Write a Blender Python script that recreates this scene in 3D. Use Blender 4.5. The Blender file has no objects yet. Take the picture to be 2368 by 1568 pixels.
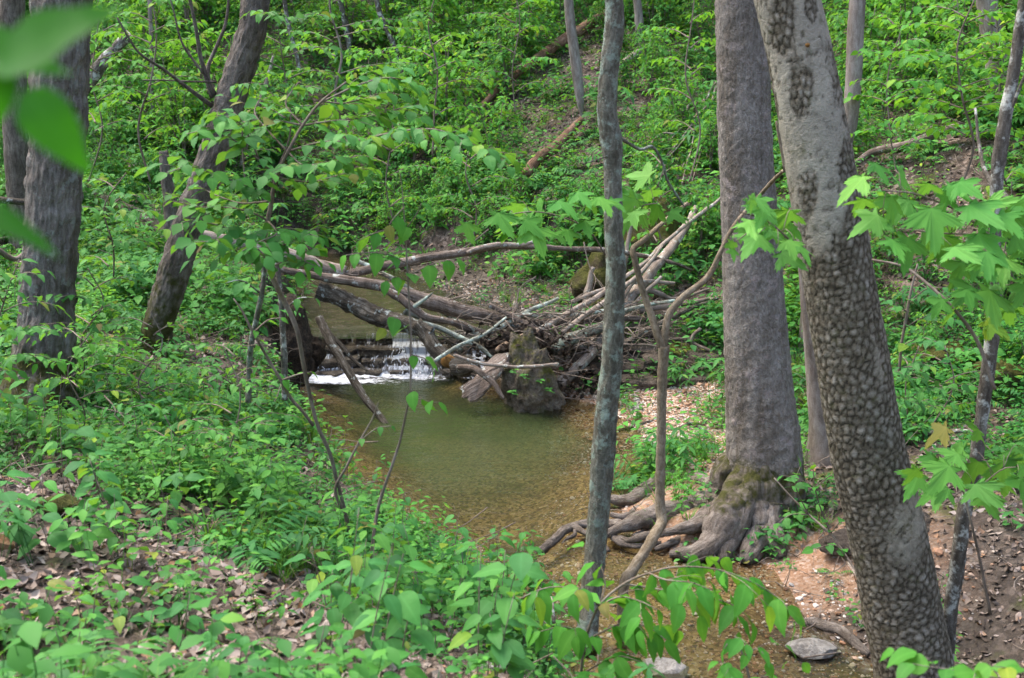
import bpy, math, random
import numpy as np
from mathutils import Vector, Matrix

# ------------------------------------------------------------------ camera, sky, sun, exposure
S = bpy.context.scene
COL = S.collection
PITCH = math.radians(14.0)
CAMZ = 5.0
cam_d = bpy.data.cameras.new('camera')
cam_d.lens = 40.0; cam_d.sensor_width = 36.0; cam_d.clip_start = 0.05; cam_d.clip_end = 600
cam_d.dof.use_dof = True; cam_d.dof.focus_distance = 13.5; cam_d.dof.aperture_fstop = 3.4
cam = bpy.data.objects.new('camera', cam_d); COL.objects.link(cam)
cam.location = (0, 0, CAMZ); cam.rotation_euler = (math.pi/2 - PITCH, 0, 0)
S.camera = cam

SUN_EL, SUN_AZ = math.radians(62), math.radians(-60)      # high and from the left
world = bpy.data.worlds.new('World'); S.world = world; world.use_nodes = True
nt = world.node_tree
bg = nt.nodes['Background']
sky = nt.nodes.new('ShaderNodeTexSky'); sky.sky_type = 'NISHITA'; sky.sun_disc = False
sky.sun_elevation = SUN_EL; sky.sun_rotation = SUN_AZ; sky.air_density = 1.0; sky.dust_density = 4.0; sky.ozone_density = 0.6
nt.links.new(sky.outputs[0], bg.inputs[0]); bg.inputs[1].default_value = 0.15
sd = bpy.data.lights.new('sun', 'SUN'); sd.energy = .65; sd.angle = math.radians(40); sd.color = (1.0, 0.96, 0.88)
so = bpy.data.objects.new('sun', sd); COL.objects.link(so)
sun_dir = Vector((math.sin(SUN_AZ)*math.cos(SUN_EL), math.cos(SUN_AZ)*math.cos(SUN_EL), math.sin(SUN_EL)))
so.rotation_euler = sun_dir.to_track_quat('Z', 'Y').to_euler(); so.location = (-10, 0, 30)
S.view_settings.view_transform = 'Standard'; S.view_settings.look = 'None'
S.view_settings.exposure = 2.1; S.view_settings.gamma = 1.0
S.view_settings.use_curve_mapping = False
S.render.engine = 'CYCLES'
S.cycles.max_bounces = 6; S.cycles.transparent_max_bounces = 24
S.cycles.diffuse_bounces = 3; S.cycles.glossy_bounces = 2; S.cycles.transmission_bounces = 3

rng = np.random.default_rng(7)
random.seed(7)
F = 2631.0                       # focal length in units of the 2368 px wide study picture
cp, sp = math.cos(PITCH), math.sin(PITCH)

def ray(u, v):
    a = (u - 1184.0)/F; b = (784.0 - v)/F
    return np.array([a, cp + b*sp, -sp + b*cp])
def W(u, v, Y):
    d = ray(u, v); t = Y/d[1]
    return np.array([0, 0, CAMZ]) + d*t
def WZ(u, v, z):
    d = ray(u, v); t = (z - CAMZ)/d[2]
    return np.array([0, 0, CAMZ]) + d*t
def px2m(w, Y, v=784):
    return w/F*(Y/ray(1184, v)[1])

# ------------------------------------------------------------------ numeric noise
def _h(ix, iy, iz, seed):
    n = (ix.astype(np.int64)*374761393 + iy.astype(np.int64)*668265263 + iz.astype(np.int64)*2147483647 + seed*974711) & 0xffffffff
    n = ((n ^ (n >> 13))*1274126177) & 0xffffffff
    n = ((n ^ (n >> 16))*2246822519) & 0xffffffff
    return ((n ^ (n >> 15)) & 0xffffff)/float(0xffffff)
def vnoise(P, seed=0):
    P = np.asarray(P, float); i = np.floor(P); f = P - i; f = f*f*(3 - 2*f)
    ix, iy, iz = i[:, 0], i[:, 1], i[:, 2]; r = 0
    for dx in (0, 1):
        wx = f[:, 0] if dx else 1 - f[:, 0]
        for dy in (0, 1):
            wy = f[:, 1] if dy else 1 - f[:, 1]
            for dz in (0, 1):
                wz = f[:, 2] if dz else 1 - f[:, 2]
                r = r + wx*wy*wz*_h(ix + dx, iy + dy, iz + dz, seed)
    return r*2 - 1
def fbm(P, seed=0, octv=3):
    P = np.asarray(P, float); r = 0; a = 1.0; t = 0
    for k in range(octv):
        r = r + a*vnoise(P*2.03**k, seed + k*17); t += a; a *= .5
    return r/t
def sstep(a, b, x):
    t = np.clip((x - a)/(b - a), 0, 1); return t*t*(3 - 2*t)

# ------------------------------------------------------------------ materials
def mat_new(name):
    m = bpy.data.materials.new(name); m.use_nodes = True
    t = m.node_tree; t.nodes.clear()
    o = t.nodes.new('ShaderNodeOutputMaterial')
    return m, t, o
class NB:
    def __init__(s, t): s.t = t
    def n(s, typ, **kw):
        x = s.t.nodes.new('ShaderNode' + typ)
        for k, v in kw.items(): setattr(x, k, v)
        return x
    def put(s, sock, v):
        if hasattr(v, 'outputs'): v = v.outputs[0]
        if hasattr(v, 'is_output'): s.t.links.new(v, sock)
        elif isinstance(v, (tuple, list)) and len(v) == 3 and sock.type == 'RGBA': sock.default_value = (*v, 1)
        else: sock.default_value = v
    def attr(s, name, typ='GEOMETRY'):
        return s.n('Attribute', attribute_name=name, attribute_type=typ).outputs['Fac']
    def coord(s, kind='Object'):
        return s.n('TexCoord').outputs[kind]
    def mapping(s, vec, scale):
        x = s.n('Mapping'); s.put(x.inputs[0], vec); x.inputs['Scale'].default_value = scale; return x.outputs[0]
    def noise(s, vec, sc, det=4, rough=.55, out=0, dist=0):
        x = s.n('TexNoise'); s.put(x.inputs['Vector'], vec); x.inputs['Scale'].default_value = sc
        x.inputs['Detail'].default_value = det; x.inputs['Roughness'].default_value = rough; x.inputs['Distortion'].default_value = dist
        return x.outputs[out]
    def voro(s, vec, sc, feat='F1', out='Distance', rnd=1):
        x = s.n('TexVoronoi'); x.feature = feat; s.put(x.inputs['Vector'], vec); x.inputs['Scale'].default_value = sc
        x.inputs['Randomness'].default_value = rnd
        return x.outputs[out]
    def ramp(s, fac, stops, interp='LINEAR'):
        x = s.n('ValToRGB'); s.put(x.inputs[0], fac); e = x.color_ramp.elements; x.color_ramp.interpolation = interp
        while len(e) < len(stops): e.new(0.5)
        for k, (p, c) in enumerate(stops):
            e[k].position = p; e[k].color = (*c, 1) if len(c) == 3 else c
        return x.outputs[0]
    def m(s, op, a, b=0.0, clamp=False):
        x = s.n('Math', operation=op); x.use_clamp = clamp; s.put(x.inputs[0], a); s.put(x.inputs[1], b); return x.outputs[0]
    def mix(s, f, a, b, typ='RGBA', blend='MIX'):
        x = s.n('Mix', data_type=typ); 
        if typ == 'RGBA': x.blend_type = blend; i = (6, 7); o = 2
        else: i = (2, 3); o = 0
        s.put(x.inputs[0], f); s.put(x.inputs[i[0]], a); s.put(x.inputs[i[1]], b); return x.outputs[o]
    def rng(s, f, a, b, c=0, d=1):
        x = s.n('MapRange'); s.put(x.inputs[0], f)
        for k, v in zip((1, 2, 3, 4), (a, b, c, d)): x.inputs[k].default_value = v
        return x.outputs[0]
    def bump(s, h, strength, dist, normal=None):
        x = s.n('Bump'); s.put(x.inputs['Height'], h); x.inputs['Strength'].default_value = strength; x.inputs['Distance'].default_value = dist
        if normal is not None: s.put(x.inputs['Normal'], normal)
        return x.outputs[0]
    def pbsdf(s, col, rough=.8, spec=.3, normal=None):
        x = s.n('BsdfPrincipled'); s.put(x.inputs['Base Color'], col); s.put(x.inputs['Roughness'], rough)
        x.inputs['Specular IOR Level'].default_value = spec
        if normal is not None: s.put(x.inputs['Normal'], normal)
        return x.outputs[0]

def leaf_mat(name, dark, mid, light, trans=.38, tcol=(0.23, 0.44, 0.02), rough=.58):
    m, t, o = mat_new(name); b = NB(t)
    r = b.m('FRACT', b.m('ADD', b.attr('rnd'), b.n('ObjectInfo').outputs['Random']))
    c = b.ramp(r, [(0, dark), (.45, mid), (.955, light), (.975, (light[0]*2.0, light[1]*1.1, light[2]*.6)), (1, (.20, .14, .05))])
    nz = b.noise(b.n('NewGeometry').outputs['Position'], 1.1, 2)
    c = b.mix(b.rng(nz, .35, .65), c, b.mix(1.0, c, (0.80, 1.02, .95), blend='MULTIPLY'))
    c = b.mix(b.m('MULTIPLY', b.m('POWER', b.attr('vein'), 9.0), .45), c, b.mix(1.0, c, (1.9, 1.55, 1.9), blend='MULTIPLY'))
    c = b.mix(1.0, c, b.mix(b.noise(b.coord('Object'), 7, 3, .6), (.82, .84, .8), (1.15, 1.12, 1.1)), blend='MULTIPLY')
    p = b.pbsdf(c, rough, .22)
    tr = b.n('BsdfTranslucent'); b.put(tr.inputs[0], b.mix(.55, c, tcol))
    ms = b.n('MixShader'); ms.inputs[0].default_value = trans; t.links.new(p, ms.inputs[1]); t.links.new(tr.outputs[0], ms.inputs[2])
    t.links.new(ms.outputs[0], o.inputs[0]); return m
M = {}
M['leaf'] = leaf_mat('green_leaf', (0.035, .145, .028), (.06, .21, .04), (.10, .29, .045))
M['leaf_far'] = leaf_mat('far_green_leaf', (0.045, .165, .032), (.09, .28, .045), (.16, .40, .06), trans=.45)
M['leaf_bright'] = leaf_mat('yellow_green_leaf', (0.08, .25, .03), (.14, .37, .045), (.22, .48, .06), trans=.5)
M['leaf_ground'] = leaf_mat('low_green_leaf', (0.03, .125, .035), (.055, .20, .05), (.095, .28, .055))
M['leaf_maple'] = leaf_mat('maple_leaf', (0.08, .25, .045), (.115, .32, .055), (.16, .38, .06), trans=.42)
M['leaf_near'] = leaf_mat('close_green_leaf', (0.02, .12, .010), (.03, .145, .010), (.04, .165, .012), trans=.5, tcol=(.09, .40, .006))
M['leaf_hanging'] = leaf_mat('hanging_leaf', (0.05, .20, .028), (.075, .26, .032), (.12, .33, .04), trans=.45)
M['grass'] = leaf_mat('grass_blade', (0.05, .14, .02), (.08, .21, .03), (.12, .27, .04))

def litter_mat():
    m, t, o = mat_new('dead_leaf'); b = NB(t)
    r = b.m('FRACT', b.m('ADD', b.attr('rnd'), b.n('ObjectInfo').outputs['Random']))
    c = b.ramp(r, [(0, (.045, .032, .022)), (.3, (.11, .08, .058)), (.55, (.19, .145, .115)), (.85, (.30, .25, .215)), (1, (.24, .12, .05))])
    t.links.new(b.pbsdf(c, .75, .25), o.inputs[0]); return m
M['litter'] = litter_mat()

def ground_mat():
    m, t, o = mat_new('forest_floor'); b = NB(t); P = b.coord('Object')
    n1 = b.noise(P, 2.2, 5); n2 = b.noise(P, 11, 5, .65); n3 = b.noise(P, 45, 4, .7)
    vc = b.voro(P, 16, out='Color'); vr = b.n('SeparateColor'); b.put(vr.inputs[0], vc)
    soil = b.ramp(n2, [(.25, (.02, .014, .010)), (.5, (.05, .036, .026)), (.75, (.10, .074, .056))])
    leafc = b.ramp(vr.outputs[0], [(0, (.03, .021, .015)), (.4, (.08, .056, .04)), (.75, (.145, .108, .084)), (1, (.21, .165, .135))])
    c = b.mix(b.rng(n1, .38, .56), soil, leafc)
    moss = b.mix(n3, (.03, .045, .006), (.10, .12, .012))
    c = b.mix(b.m('MULTIPLY', b.rng(b.noise(P, 1.3, 4, .6), .58, .66), b.rng(n2, .3, .5)), c, moss)
    # gravel bars and sand
    v2 = b.voro(P, 30, out='Color'); s2 = b.n('SeparateColor'); b.put(s2.inputs[0], v2)
    grav = b.ramp(s2.outputs[0], [(0, (.16, .082, .045)), (.35, (.31, .185, .115)), (.7, (.40, .29, .21)), (1, (.56, .50, .44))])
    sand = b.mix(n3, (.17, .088, .045), (.33, .19, .11))
    c = b.mix(b.attr('gravel'), c, grav)
    c = b.mix(b.attr('sand'), c, b.mix(.35, sand, grav))
    bed = b.ramp(b.m('ADD', b.m('MULTIPLY', s2.outputs[1], .6), b.m('MULTIPLY', n2, .5)), [(.2, (.07, .045, .02)), (.5, (.21, .135, .055)), (.8, (.34, .24, .11)), (1, (.52, .43, .28))])
    bed = b.mix(b.rng(b.noise(P, .8, 4, .6), .50, .66), bed, b.mix(n3, (.03, .024, .012), (.12, .085, .04)))
    c = b.mix(b.attr('bed'), c, bed)
    mud = b.mix(b.noise(P, 14, 5, .75), (.010, .008, .006), (.065, .05, .035))
    c = b.mix(b.attr('mud'), c, mud)
    h = b.m('ADD', b.m('MULTIPLY', b.voro(P, 22), .6), b.m('MULTIPLY', n3, .5))
    nrm = b.bump(h, .9, .03)
    rough = b.rng(b.attr('mud'), 0, 1, .85, .5)
    t.links.new(b.pbsdf(c, rough, .3, nrm), o.inputs[0]); return m
M['ground'] = ground_mat()

def bark_mat(name, c1, c2, c3, vs=(30, 6), bump=.8, bd=.02, lichen=None, lam=.0, mossy=0.0, mscale=3, streak=1.0, cells=0):
    """c1 dark furrow, c2 mid, c3 ridge; UV in metres (round, along)."""
    m, t, o = mat_new(name); b = NB(t); uv = b.n('UVMap').outputs[0]; P = b.coord('Object')
    q = b.mapping(uv, (vs[0], vs[1], 1))
    n = b.noise(q, 1.0, 6, .65, dist=.6*streak)
    fine = b.noise(P, 60, 4, .7)
    big = b.noise(P, 2.5, 4, .6)
    h = n
    if cells:
        v = b.voro(b.mapping(uv, (cells, cells*.55, 1)), 1, 'DISTANCE_TO_EDGE')
        h = b.m('MULTIPLY', b.rng(v, 0, .18), b.m('ADD', n, .4))
    hh = b.m('ADD', b.m('MULTIPLY', h, .75), b.m('MULTIPLY', fine, .35))
    c = b.ramp(hh, [(.36, c1), (.53, c2), (.68, c3)])
    c = b.mix(b.rng(big, .3, .7), c, b.mix(1.0, c, (.72, .70, .68), blend='MULTIPLY'))
    st_ = b.noise(b.mapping(P, (5, 5, .8)), 1.3, 5, .65); c = b.mix(b.rng(st_, .42, .62), c, b.mix(1.0, c, (.60, .57, .53), blend='MULTIPLY'))
    if lichen:
        ln = b.noise(P, 7, 5, .7); c = b.mix(b.m('MULTIPLY', b.rng(ln, .56 - lam*.15, .64 - lam*.12), .85), c, b.mix(fine, lichen, tuple(x*1.5 for x in lichen)))
    mo = b.attr('moss')
    mn = b.noise(P, mscale*2.5, 5, .7)
    mf = b.m('ADD', mo, mossy)
    mfac = b.rng(b.m('ADD', b.m('MULTIPLY', mf, 1.0), b.m('SUBTRACT', mn, .5)), .42, .62)
    c = b.mix(mfac, c, b.mix(fine, (.018, .021, .004), (.080, .078, .014)))
    we = b.attr('wet')
    c = b.mix(we, c, b.mix(1.0, c, (.38, .38, .42), blend='MULTIPLY'))
    nrm = b.bump(hh, bump, bd)
    t.links.new(b.pbsdf(c, b.rng(we, 0, 1, .88, .35), .25, nrm), o.inputs[0]); return m
M['bark_oak'] = bark_mat('grey_furrowed_bark', (.10, .088, .075), (.23, .205, .178), (.37, .345, .31), (24, 5), 1, .08, (.20, .21, .18), 0, .0)
M['bark_lean'] = bark_mat('brown_ridged_bark', (.07, .058, .047), (.18, .155, .13), (.31, .275, .238), (22, 7), 1, .07, None, 0, .12)
M['bark_slim'] = bark_mat('grey_green_lichen_bark', (.085, .078, .058), (.17, .165, .13), (.29, .29, .24), (32, 9), 1, .04, (.22, .27, .22), .35, .1)
M['bark_big'] = bark_mat('pinkish_grey_rough_bark', (.165, .145, .12), (.275, .248, .215), (.40, .37, .33), (34, 17), 1.0, .06, (.26, .22, .2), 0, .0, 2.5)
M['root'] = bark_mat('grey_smooth_root_bark', (.07, .055, .042), (.20, .168, .14), (.33, .29, .25), (20, 7), 1, .05, None, 0, .0)
M['bark_vine'] = bark_mat('tan_flaky_bark', (.12, .09, .055), (.25, .20, .135), (.36, .31, .23), (35, 14), 1, .012, None, 0, .05)
M['bark_grey'] = bark_mat('pale_grey_bark', (.16, .13, .11), (.27, .23, .20), (.36, .33, .30), (20, 5), .6, .012, None)
M['bark_dark'] = bark_mat('dark_lichen_bark', (.04, .035, .028), (.12, .105, .085), (.22, .205, .175), (30, 8), .9, .015, (.36, .37, .33), .25, .1)
M['twig'] = bark_mat('grey_twig_bark', (.13, .10, .08), (.22, .175, .14), (.31, .27, .22), (30, 10), .5, .005, None)
M['log_brown'] = bark_mat('weathered_brown_wood', (.07, .05, .038), (.19, .145, .115), (.38, .315, .265), (40, 2.5), 1, .04, (.40, .42, .38), -.2, .0)
M['log_pale'] = bark_mat('pale_weathered_wood', (.15, .11, .085), (.31, .25, .20), (.46, .40, .34), (50, 3), .9, .015, (.40, .43, .38), 0, .0)
M['log_shaggy'] = bark_mat('dark_shaggy_bark', (.035, .028, .02), (.11, .09, .065), (.28, .26, .22), (26, 3.5), 1, .08, (.40, .45, .42), -.1, .06)
M['log_lichen'] = bark_mat('grey_green_lichened_branch', (.11, .10, .075), (.24, .25, .20), (.38, .42, .36), (40, 6), 1, .012, (.33, .40, .34), .4, .0)
M['log_red'] = bark_mat('reddish_brown_rotting_wood', (.09, .045, .025), (.20, .11, .07), (.34, .22, .15), (50, 3), 1, .02, None, 0, .05)
M['wood_orange'] = bark_mat('orange_rotten_wood', (.09, .04, .012), (.28, .14, .035), (.42, .25, .09), (40, 12), 1, .02, None)
M['wood_tan'] = bark_mat('bare_tan_wood', (.20, .12, .07), (.40, .28, .18), (.56, .44, .32), (50, 3), .7, .01, None)

def plate_mat():
    m, t, o = mat_new('plated_ash_bark'); b = NB(t); P = b.coord('Object')
    cr = b.attr('plate'); rn = b.attr('cell')
    fine = b.noise(P, 55, 4, .7); big = b.noise(P, 3.0, 4, .6)
    base = b.mix(b.rng(big, .35, .65), (.38, .35, .275), (.29, .262, .205))
    pl = b.ramp(rn, [(0, (.26, .24, .195)), (.5, (.34, .315, .265)), (1, (.44, .415, .36))])
    fis = b.mix(fine, (.022, .018, .012), (.075, .062, .042))
    pl = b.mix(b.attr('mid'), b.mix(1.0, pl, (.46, .42, .36), blend='MULTIPLY'), pl)
    pl = b.mix(b.rng(b.noise(P, 26, 4, .7), .35, .7), b.mix(1.0, pl, (.62, .60, .55), blend='MULTIPLY'), pl)
    c = b.mix(b.attr('rough'), base, pl)
    c = b.mix(b.m('MULTIPLY', b.rng(b.m('ADD', b.m('MULTIPLY', cr, .9), b.m('MULTIPLY', b.m('SUBTRACT', b.noise(P, 38, 4, .7), .5), .7)), .1, .8, 1, 0), .92), c, fis)
    c = b.mix(b.m('MULTIPLY', b.rng(b.noise(P, 9, 4, .7), .56, .68), .5), c, (.10, .10, .04))
    c = b.mix(1.0, c, b.mix(fine, (.75, .75, .75), (1.15, 1.15, 1.15)), blend='MULTIPLY')
    t.links.new(b.pbsdf(c, .9, .2, b.bump(fine, .9, .02)), o.inputs[0]); return m
M['bark_plate'] = plate_mat()

def rock_mat(name, c1, c2, c3, mossy=.3, wet=0.0, scale=6):
    m, t, o = mat_new(name); b = NB(t); P = b.coord('Object')
    oi = b.n('ObjectInfo').outputs['Random']
    n = b.noise(P, scale, 6, .65); f = b.noise(P, scale*5, 5, .75)
    c = b.ramp(b.m('ADD', b.m('MULTIPLY', n, .5), b.m('MULTIPLY', f, .5)), [(.38, c1), (.5, c2), (.63, c3)])
    c = b.mix(1.0, c, b.mix(b.m('FRACT', b.m('ADD', oi, b.attr('rnd'))), (.75, .72, .68), (1.2, 1.18, 1.15)), blend='MULTIPLY')
    nz = b.n('SeparateXYZ'); b.put(nz.inputs[0], b.n('NewGeometry').outputs['Normal'])
    mf = b.rng(b.m('ADD', b.m('ADD', b.m('MULTIPLY', nz.outputs[2], .18), mossy), b.m('SUBTRACT', b.noise(P, 3.3, 5, .7), .5)), .42, .6)
    c = b.mix(mf, c, b.mix(f, (.03, .035, .004), (.13, .125, .015)))
    t.links.new(b.pbsdf(c, .85 - .5*wet, .3 + .2*wet, b.bump(b.m('ADD', n, b.m('MULTIPLY', f, .9)), 1, .08)), o.inputs[0]); return m
M['rock_boulder'] = rock_mat('mossy_grey_boulder', (.06, .047, .034), (.17, .14, .105), (.30, .27, .23), .40)
M['rock_moss'] = rock_mat('thick_moss_rock', (.05, .04, .025), (.12, .09, .05), (.22, .19, .14), .52)
M['rock_wet'] = rock_mat('wet_dark_ledge', (.035, .028, .022), (.12, .10, .078), (.30, .265, .21), .02, .6)
M['rock_ledge'] = rock_mat('brown_bedrock', (.03, .022, .016), (.085, .065, .048), (.16, .13, .10), .12, .3)
M['rock_earth'] = rock_mat('dark_root_bound_earth', (.012, .009, .006), (.05, .034, .022), (.13, .09, .06), .08, 0, 9)
M['rock_pale'] = rock_mat('pale_limestone', (.22, .20, .18), (.40, .38, .35), (.60, .58, .55), -.2)
M['rock_sand'] = rock_mat('orange_sandstone', (.26, .13, .06), (.40, .22, .12), (.50, .33, .20), -.3)
def pebble_mat():
    m, t, o = mat_new('creek_pebble'); b = NB(t)
    r = b.n('ObjectInfo').outputs['Random']
    c = b.ramp(r, [(0, (.14, .075, .04)), (.25, (.30, .16, .09)), (.5, (.36, .23, .15)), (.72, (.42, .35, .28)), (.9, (.55, .51, .46)), (1, (.18, .17, .16))])
    t.links.new(b.pbsdf(c, .7, .3), o.inputs[0]); return m
M['pebble'] = pebble_mat()

def water_mat(name, turb, tcol, tint, bump_s, scale):
    m, t, o = mat_new(name); b = NB(t); P = b.coord('Object')
    n = b.noise(b.mapping(P, (1.0, 2.4, 1)), scale, 4, .6, dist=.5)
    nb = b.noise(b.mapping(P, (1.0, 1.6, 1)), scale*.22, 2, .5)
    nrm = b.bump(b.m('ADD', n, b.m('MULTIPLY', nb, 1.5)), bump_s, .012)
    tr = b.n('BsdfTransparent'); b.put(tr.inputs[0], tint)
    df = b.n('BsdfDiffuse'); b.put(df.inputs[0], tcol)
    ms = b.n('MixShader'); b.put(ms.inputs[0], b.m('MULTIPLY', b.attr('deep'), turb)); t.links.new(tr.outputs[0], ms.inputs[1]); t.links.new(df.outputs[0], ms.inputs[2])
    gl = b.n('BsdfGlossy'); gl.inputs['Roughness'].default_value = .04; b.put(gl.inputs['Normal'], nrm)
    fr = b.n('Fresnel'); fr.inputs[0].default_value = 1.5; b.put(fr.inputs['Normal'], nrm)
    m2 = b.n('MixShader'); b.put(m2.inputs[0], fr.outputs[0]); t.links.new(ms.outputs[0], m2.inputs[1]); t.links.new(gl.outputs[0], m2.inputs[2])
    t.links.new(m2.outputs[0], o.inputs[0]); return m
M['water'] = water_mat('clear_creek_water', .58, (.060, .082, .030), (.78, .80, .72), 1.0, 4)
M['water_up'] = water_mat('shallow_creek_water', .35, (.07, .065, .035), (.72, .70, .60), 2.6, 5)
def foam_mat():
    m, t, o = mat_new('white_water'); b = NB(t); P = b.coord('Object')
    n = b.noise(b.mapping(P, (1.2, 2.5, 1)), 9, 6, .7)
    a = b.rng(b.m('ADD', b.attr('foam'), b.m('MULTIPLY', b.m('SUBTRACT', n, .5), 2.2)), .35, .85)
    tr = b.n('BsdfTransparent'); p = b.pbsdf((.80, .83, .88), .5, .4, b.bump(n, .8, .03))
    ms = b.n('MixShader'); b.put(ms.inputs[0], a); t.links.new(tr.outputs[0], ms.inputs[1]); t.links.new(p, ms.inputs[2])
    t.links.new(ms.outputs[0], o.inputs[0]); return m
M['foam'] = foam_mat()
def fall_mat():
    m, t, o = mat_new('falling_white_water'); b = NB(t); P = b.coord('Object')
    n = b.noise(b.mapping(P, (26, 5, 4.5)), 1, 5, .65, dist=.4)
    a = b.rng(b.m('ADD', b.attr('foam'), b.m('MULTIPLY', b.m('SUBTRACT', n, .5), 2.6)), .42, .95)
    tr = b.n('BsdfTransparent'); p = b.pbsdf((.72, .77, .86), .35, .5, b.bump(n, .8, .03))
    ms = b.n('MixShader'); b.put(ms.inputs[0], b.m('MULTIPLY', a, .85)); t.links.new(tr.outputs[0], ms.inputs[1]); t.links.new(p, ms.inputs[2])
    t.links.new(ms.outputs[0], o.inputs[0]); return m
M['fall'] = fall_mat()

# ------------------------------------------------------------------ mesh helpers
def tag(o, label=None, cat=None, group=None, kind=None):
    if label: o['label'] = label
    if cat: o['category'] = cat
    if group: o['group'] = group
    if kind: o['kind'] = kind
    return o
def mesh_np(name, V, faces, mat, attrs=None, uv=None, smooth=True):
    """faces: list of int arrays (n,k)."""
    me = bpy.data.meshes.new(name)
    V = np.asarray(V, np.float32)
    if not isinstance(faces, (list, tuple)): faces = [faces]
    faces = [np.asarray(f, np.int32) for f in faces if len(f)]
    loops = np.concatenate([f.ravel() for f in faces]); cnt = np.concatenate([np.full(len(f), f.shape[1], np.int32) for f in faces])
    me.vertices.add(len(V)); me.vertices.foreach_set('co', V.ravel())
    me.loops.add(len(loops)); me.loops.foreach_set('vertex_index', loops)
    me.polygons.add(len(cnt)); me.polygons.foreach_set('loop_start', np.concatenate([[0], np.cumsum(cnt)[:-1]]).astype(np.int32))
    me.polygons.foreach_set('use_smooth', np.full(len(cnt), smooth))
    me.update(calc_edges=True)
    if uv is not None:
        l = me.uv_layers.new(name='UVMap'); l.data.foreach_set('uv', np.asarray(uv, np.float32)[loops].ravel())
    for k, a in (attrs or {}).items():
        at = me.attributes.new(k, 'FLOAT', 'POINT'); at.data.foreach_set('value', np.asarray(a, np.float32))
    for mm in (mat if isinstance(mat, (list, tuple)) else [mat]): me.materials.append(mm)
    return me
def obj(name, me, parent=None):
    o = bpy.data.objects.new(name, me); COL.objects.link(o)
    if parent is not None: o.parent = parent
    return o
def empty(name, loc):
    o = bpy.data.objects.new(name, None); COL.objects.link(o); o.location = loc; o.empty_display_size = .1
    return o
def child(name, me, root):
    """mesh data in world coordinates, put under a root that only has a location"""
    o = obj(name, me, root); o.matrix_parent_inverse = Matrix.Translation(root.location).inverted(); return o

def catmull(P, n):
    P = np.asarray(P, float)
    if len(P) == 2: P = np.array([P[0], P[0]*.67 + P[1]*.33, P[0]*.33 + P[1]*.67, P[1]])
    Q = np.vstack([2*P[0] - P[1], P, 2*P[-1] - P[-2]])
    seg = np.linalg.norm(np.diff(P[:, :3], axis=0), axis=1); cum = np.concatenate([[0], np.cumsum(seg)])
    s = np.linspace(0, cum[-1], n); i = np.clip(np.searchsorted(cum, s, 'right') - 1, 0, len(P) - 2)
    t = ((s - cum[i])/np.maximum(seg[i], 1e-9))[:, None]
    a, b, c, d = Q[i], Q[i + 1], Q[i + 2], Q[i + 3]
    return .5*((2*b) + (c - a)*t + (2*a - 5*b + 4*c - d)*t**2 + (3*b - a - 3*c + d)*t**3), s
def frames(C):
    T = np.gradient(C, axis=0); T /= np.linalg.norm(T, axis=1)[:, None] + 1e-12
    ref = np.array([0, 0, 1.0]) if abs(T[0][2]) < .9 else np.array([0, 1.0, 0])
    N = np.zeros_like(C); n = np.cross(T[0], ref); n /= np.linalg.norm(n); N[0] = n
    for k in range(1, len(C)):
        n = N[k - 1] - T[k]*np.dot(N[k - 1], T[k]); n /= np.linalg.norm(n) + 1e-12; N[k] = n
    return T, N, np.cross(T, N)
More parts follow.
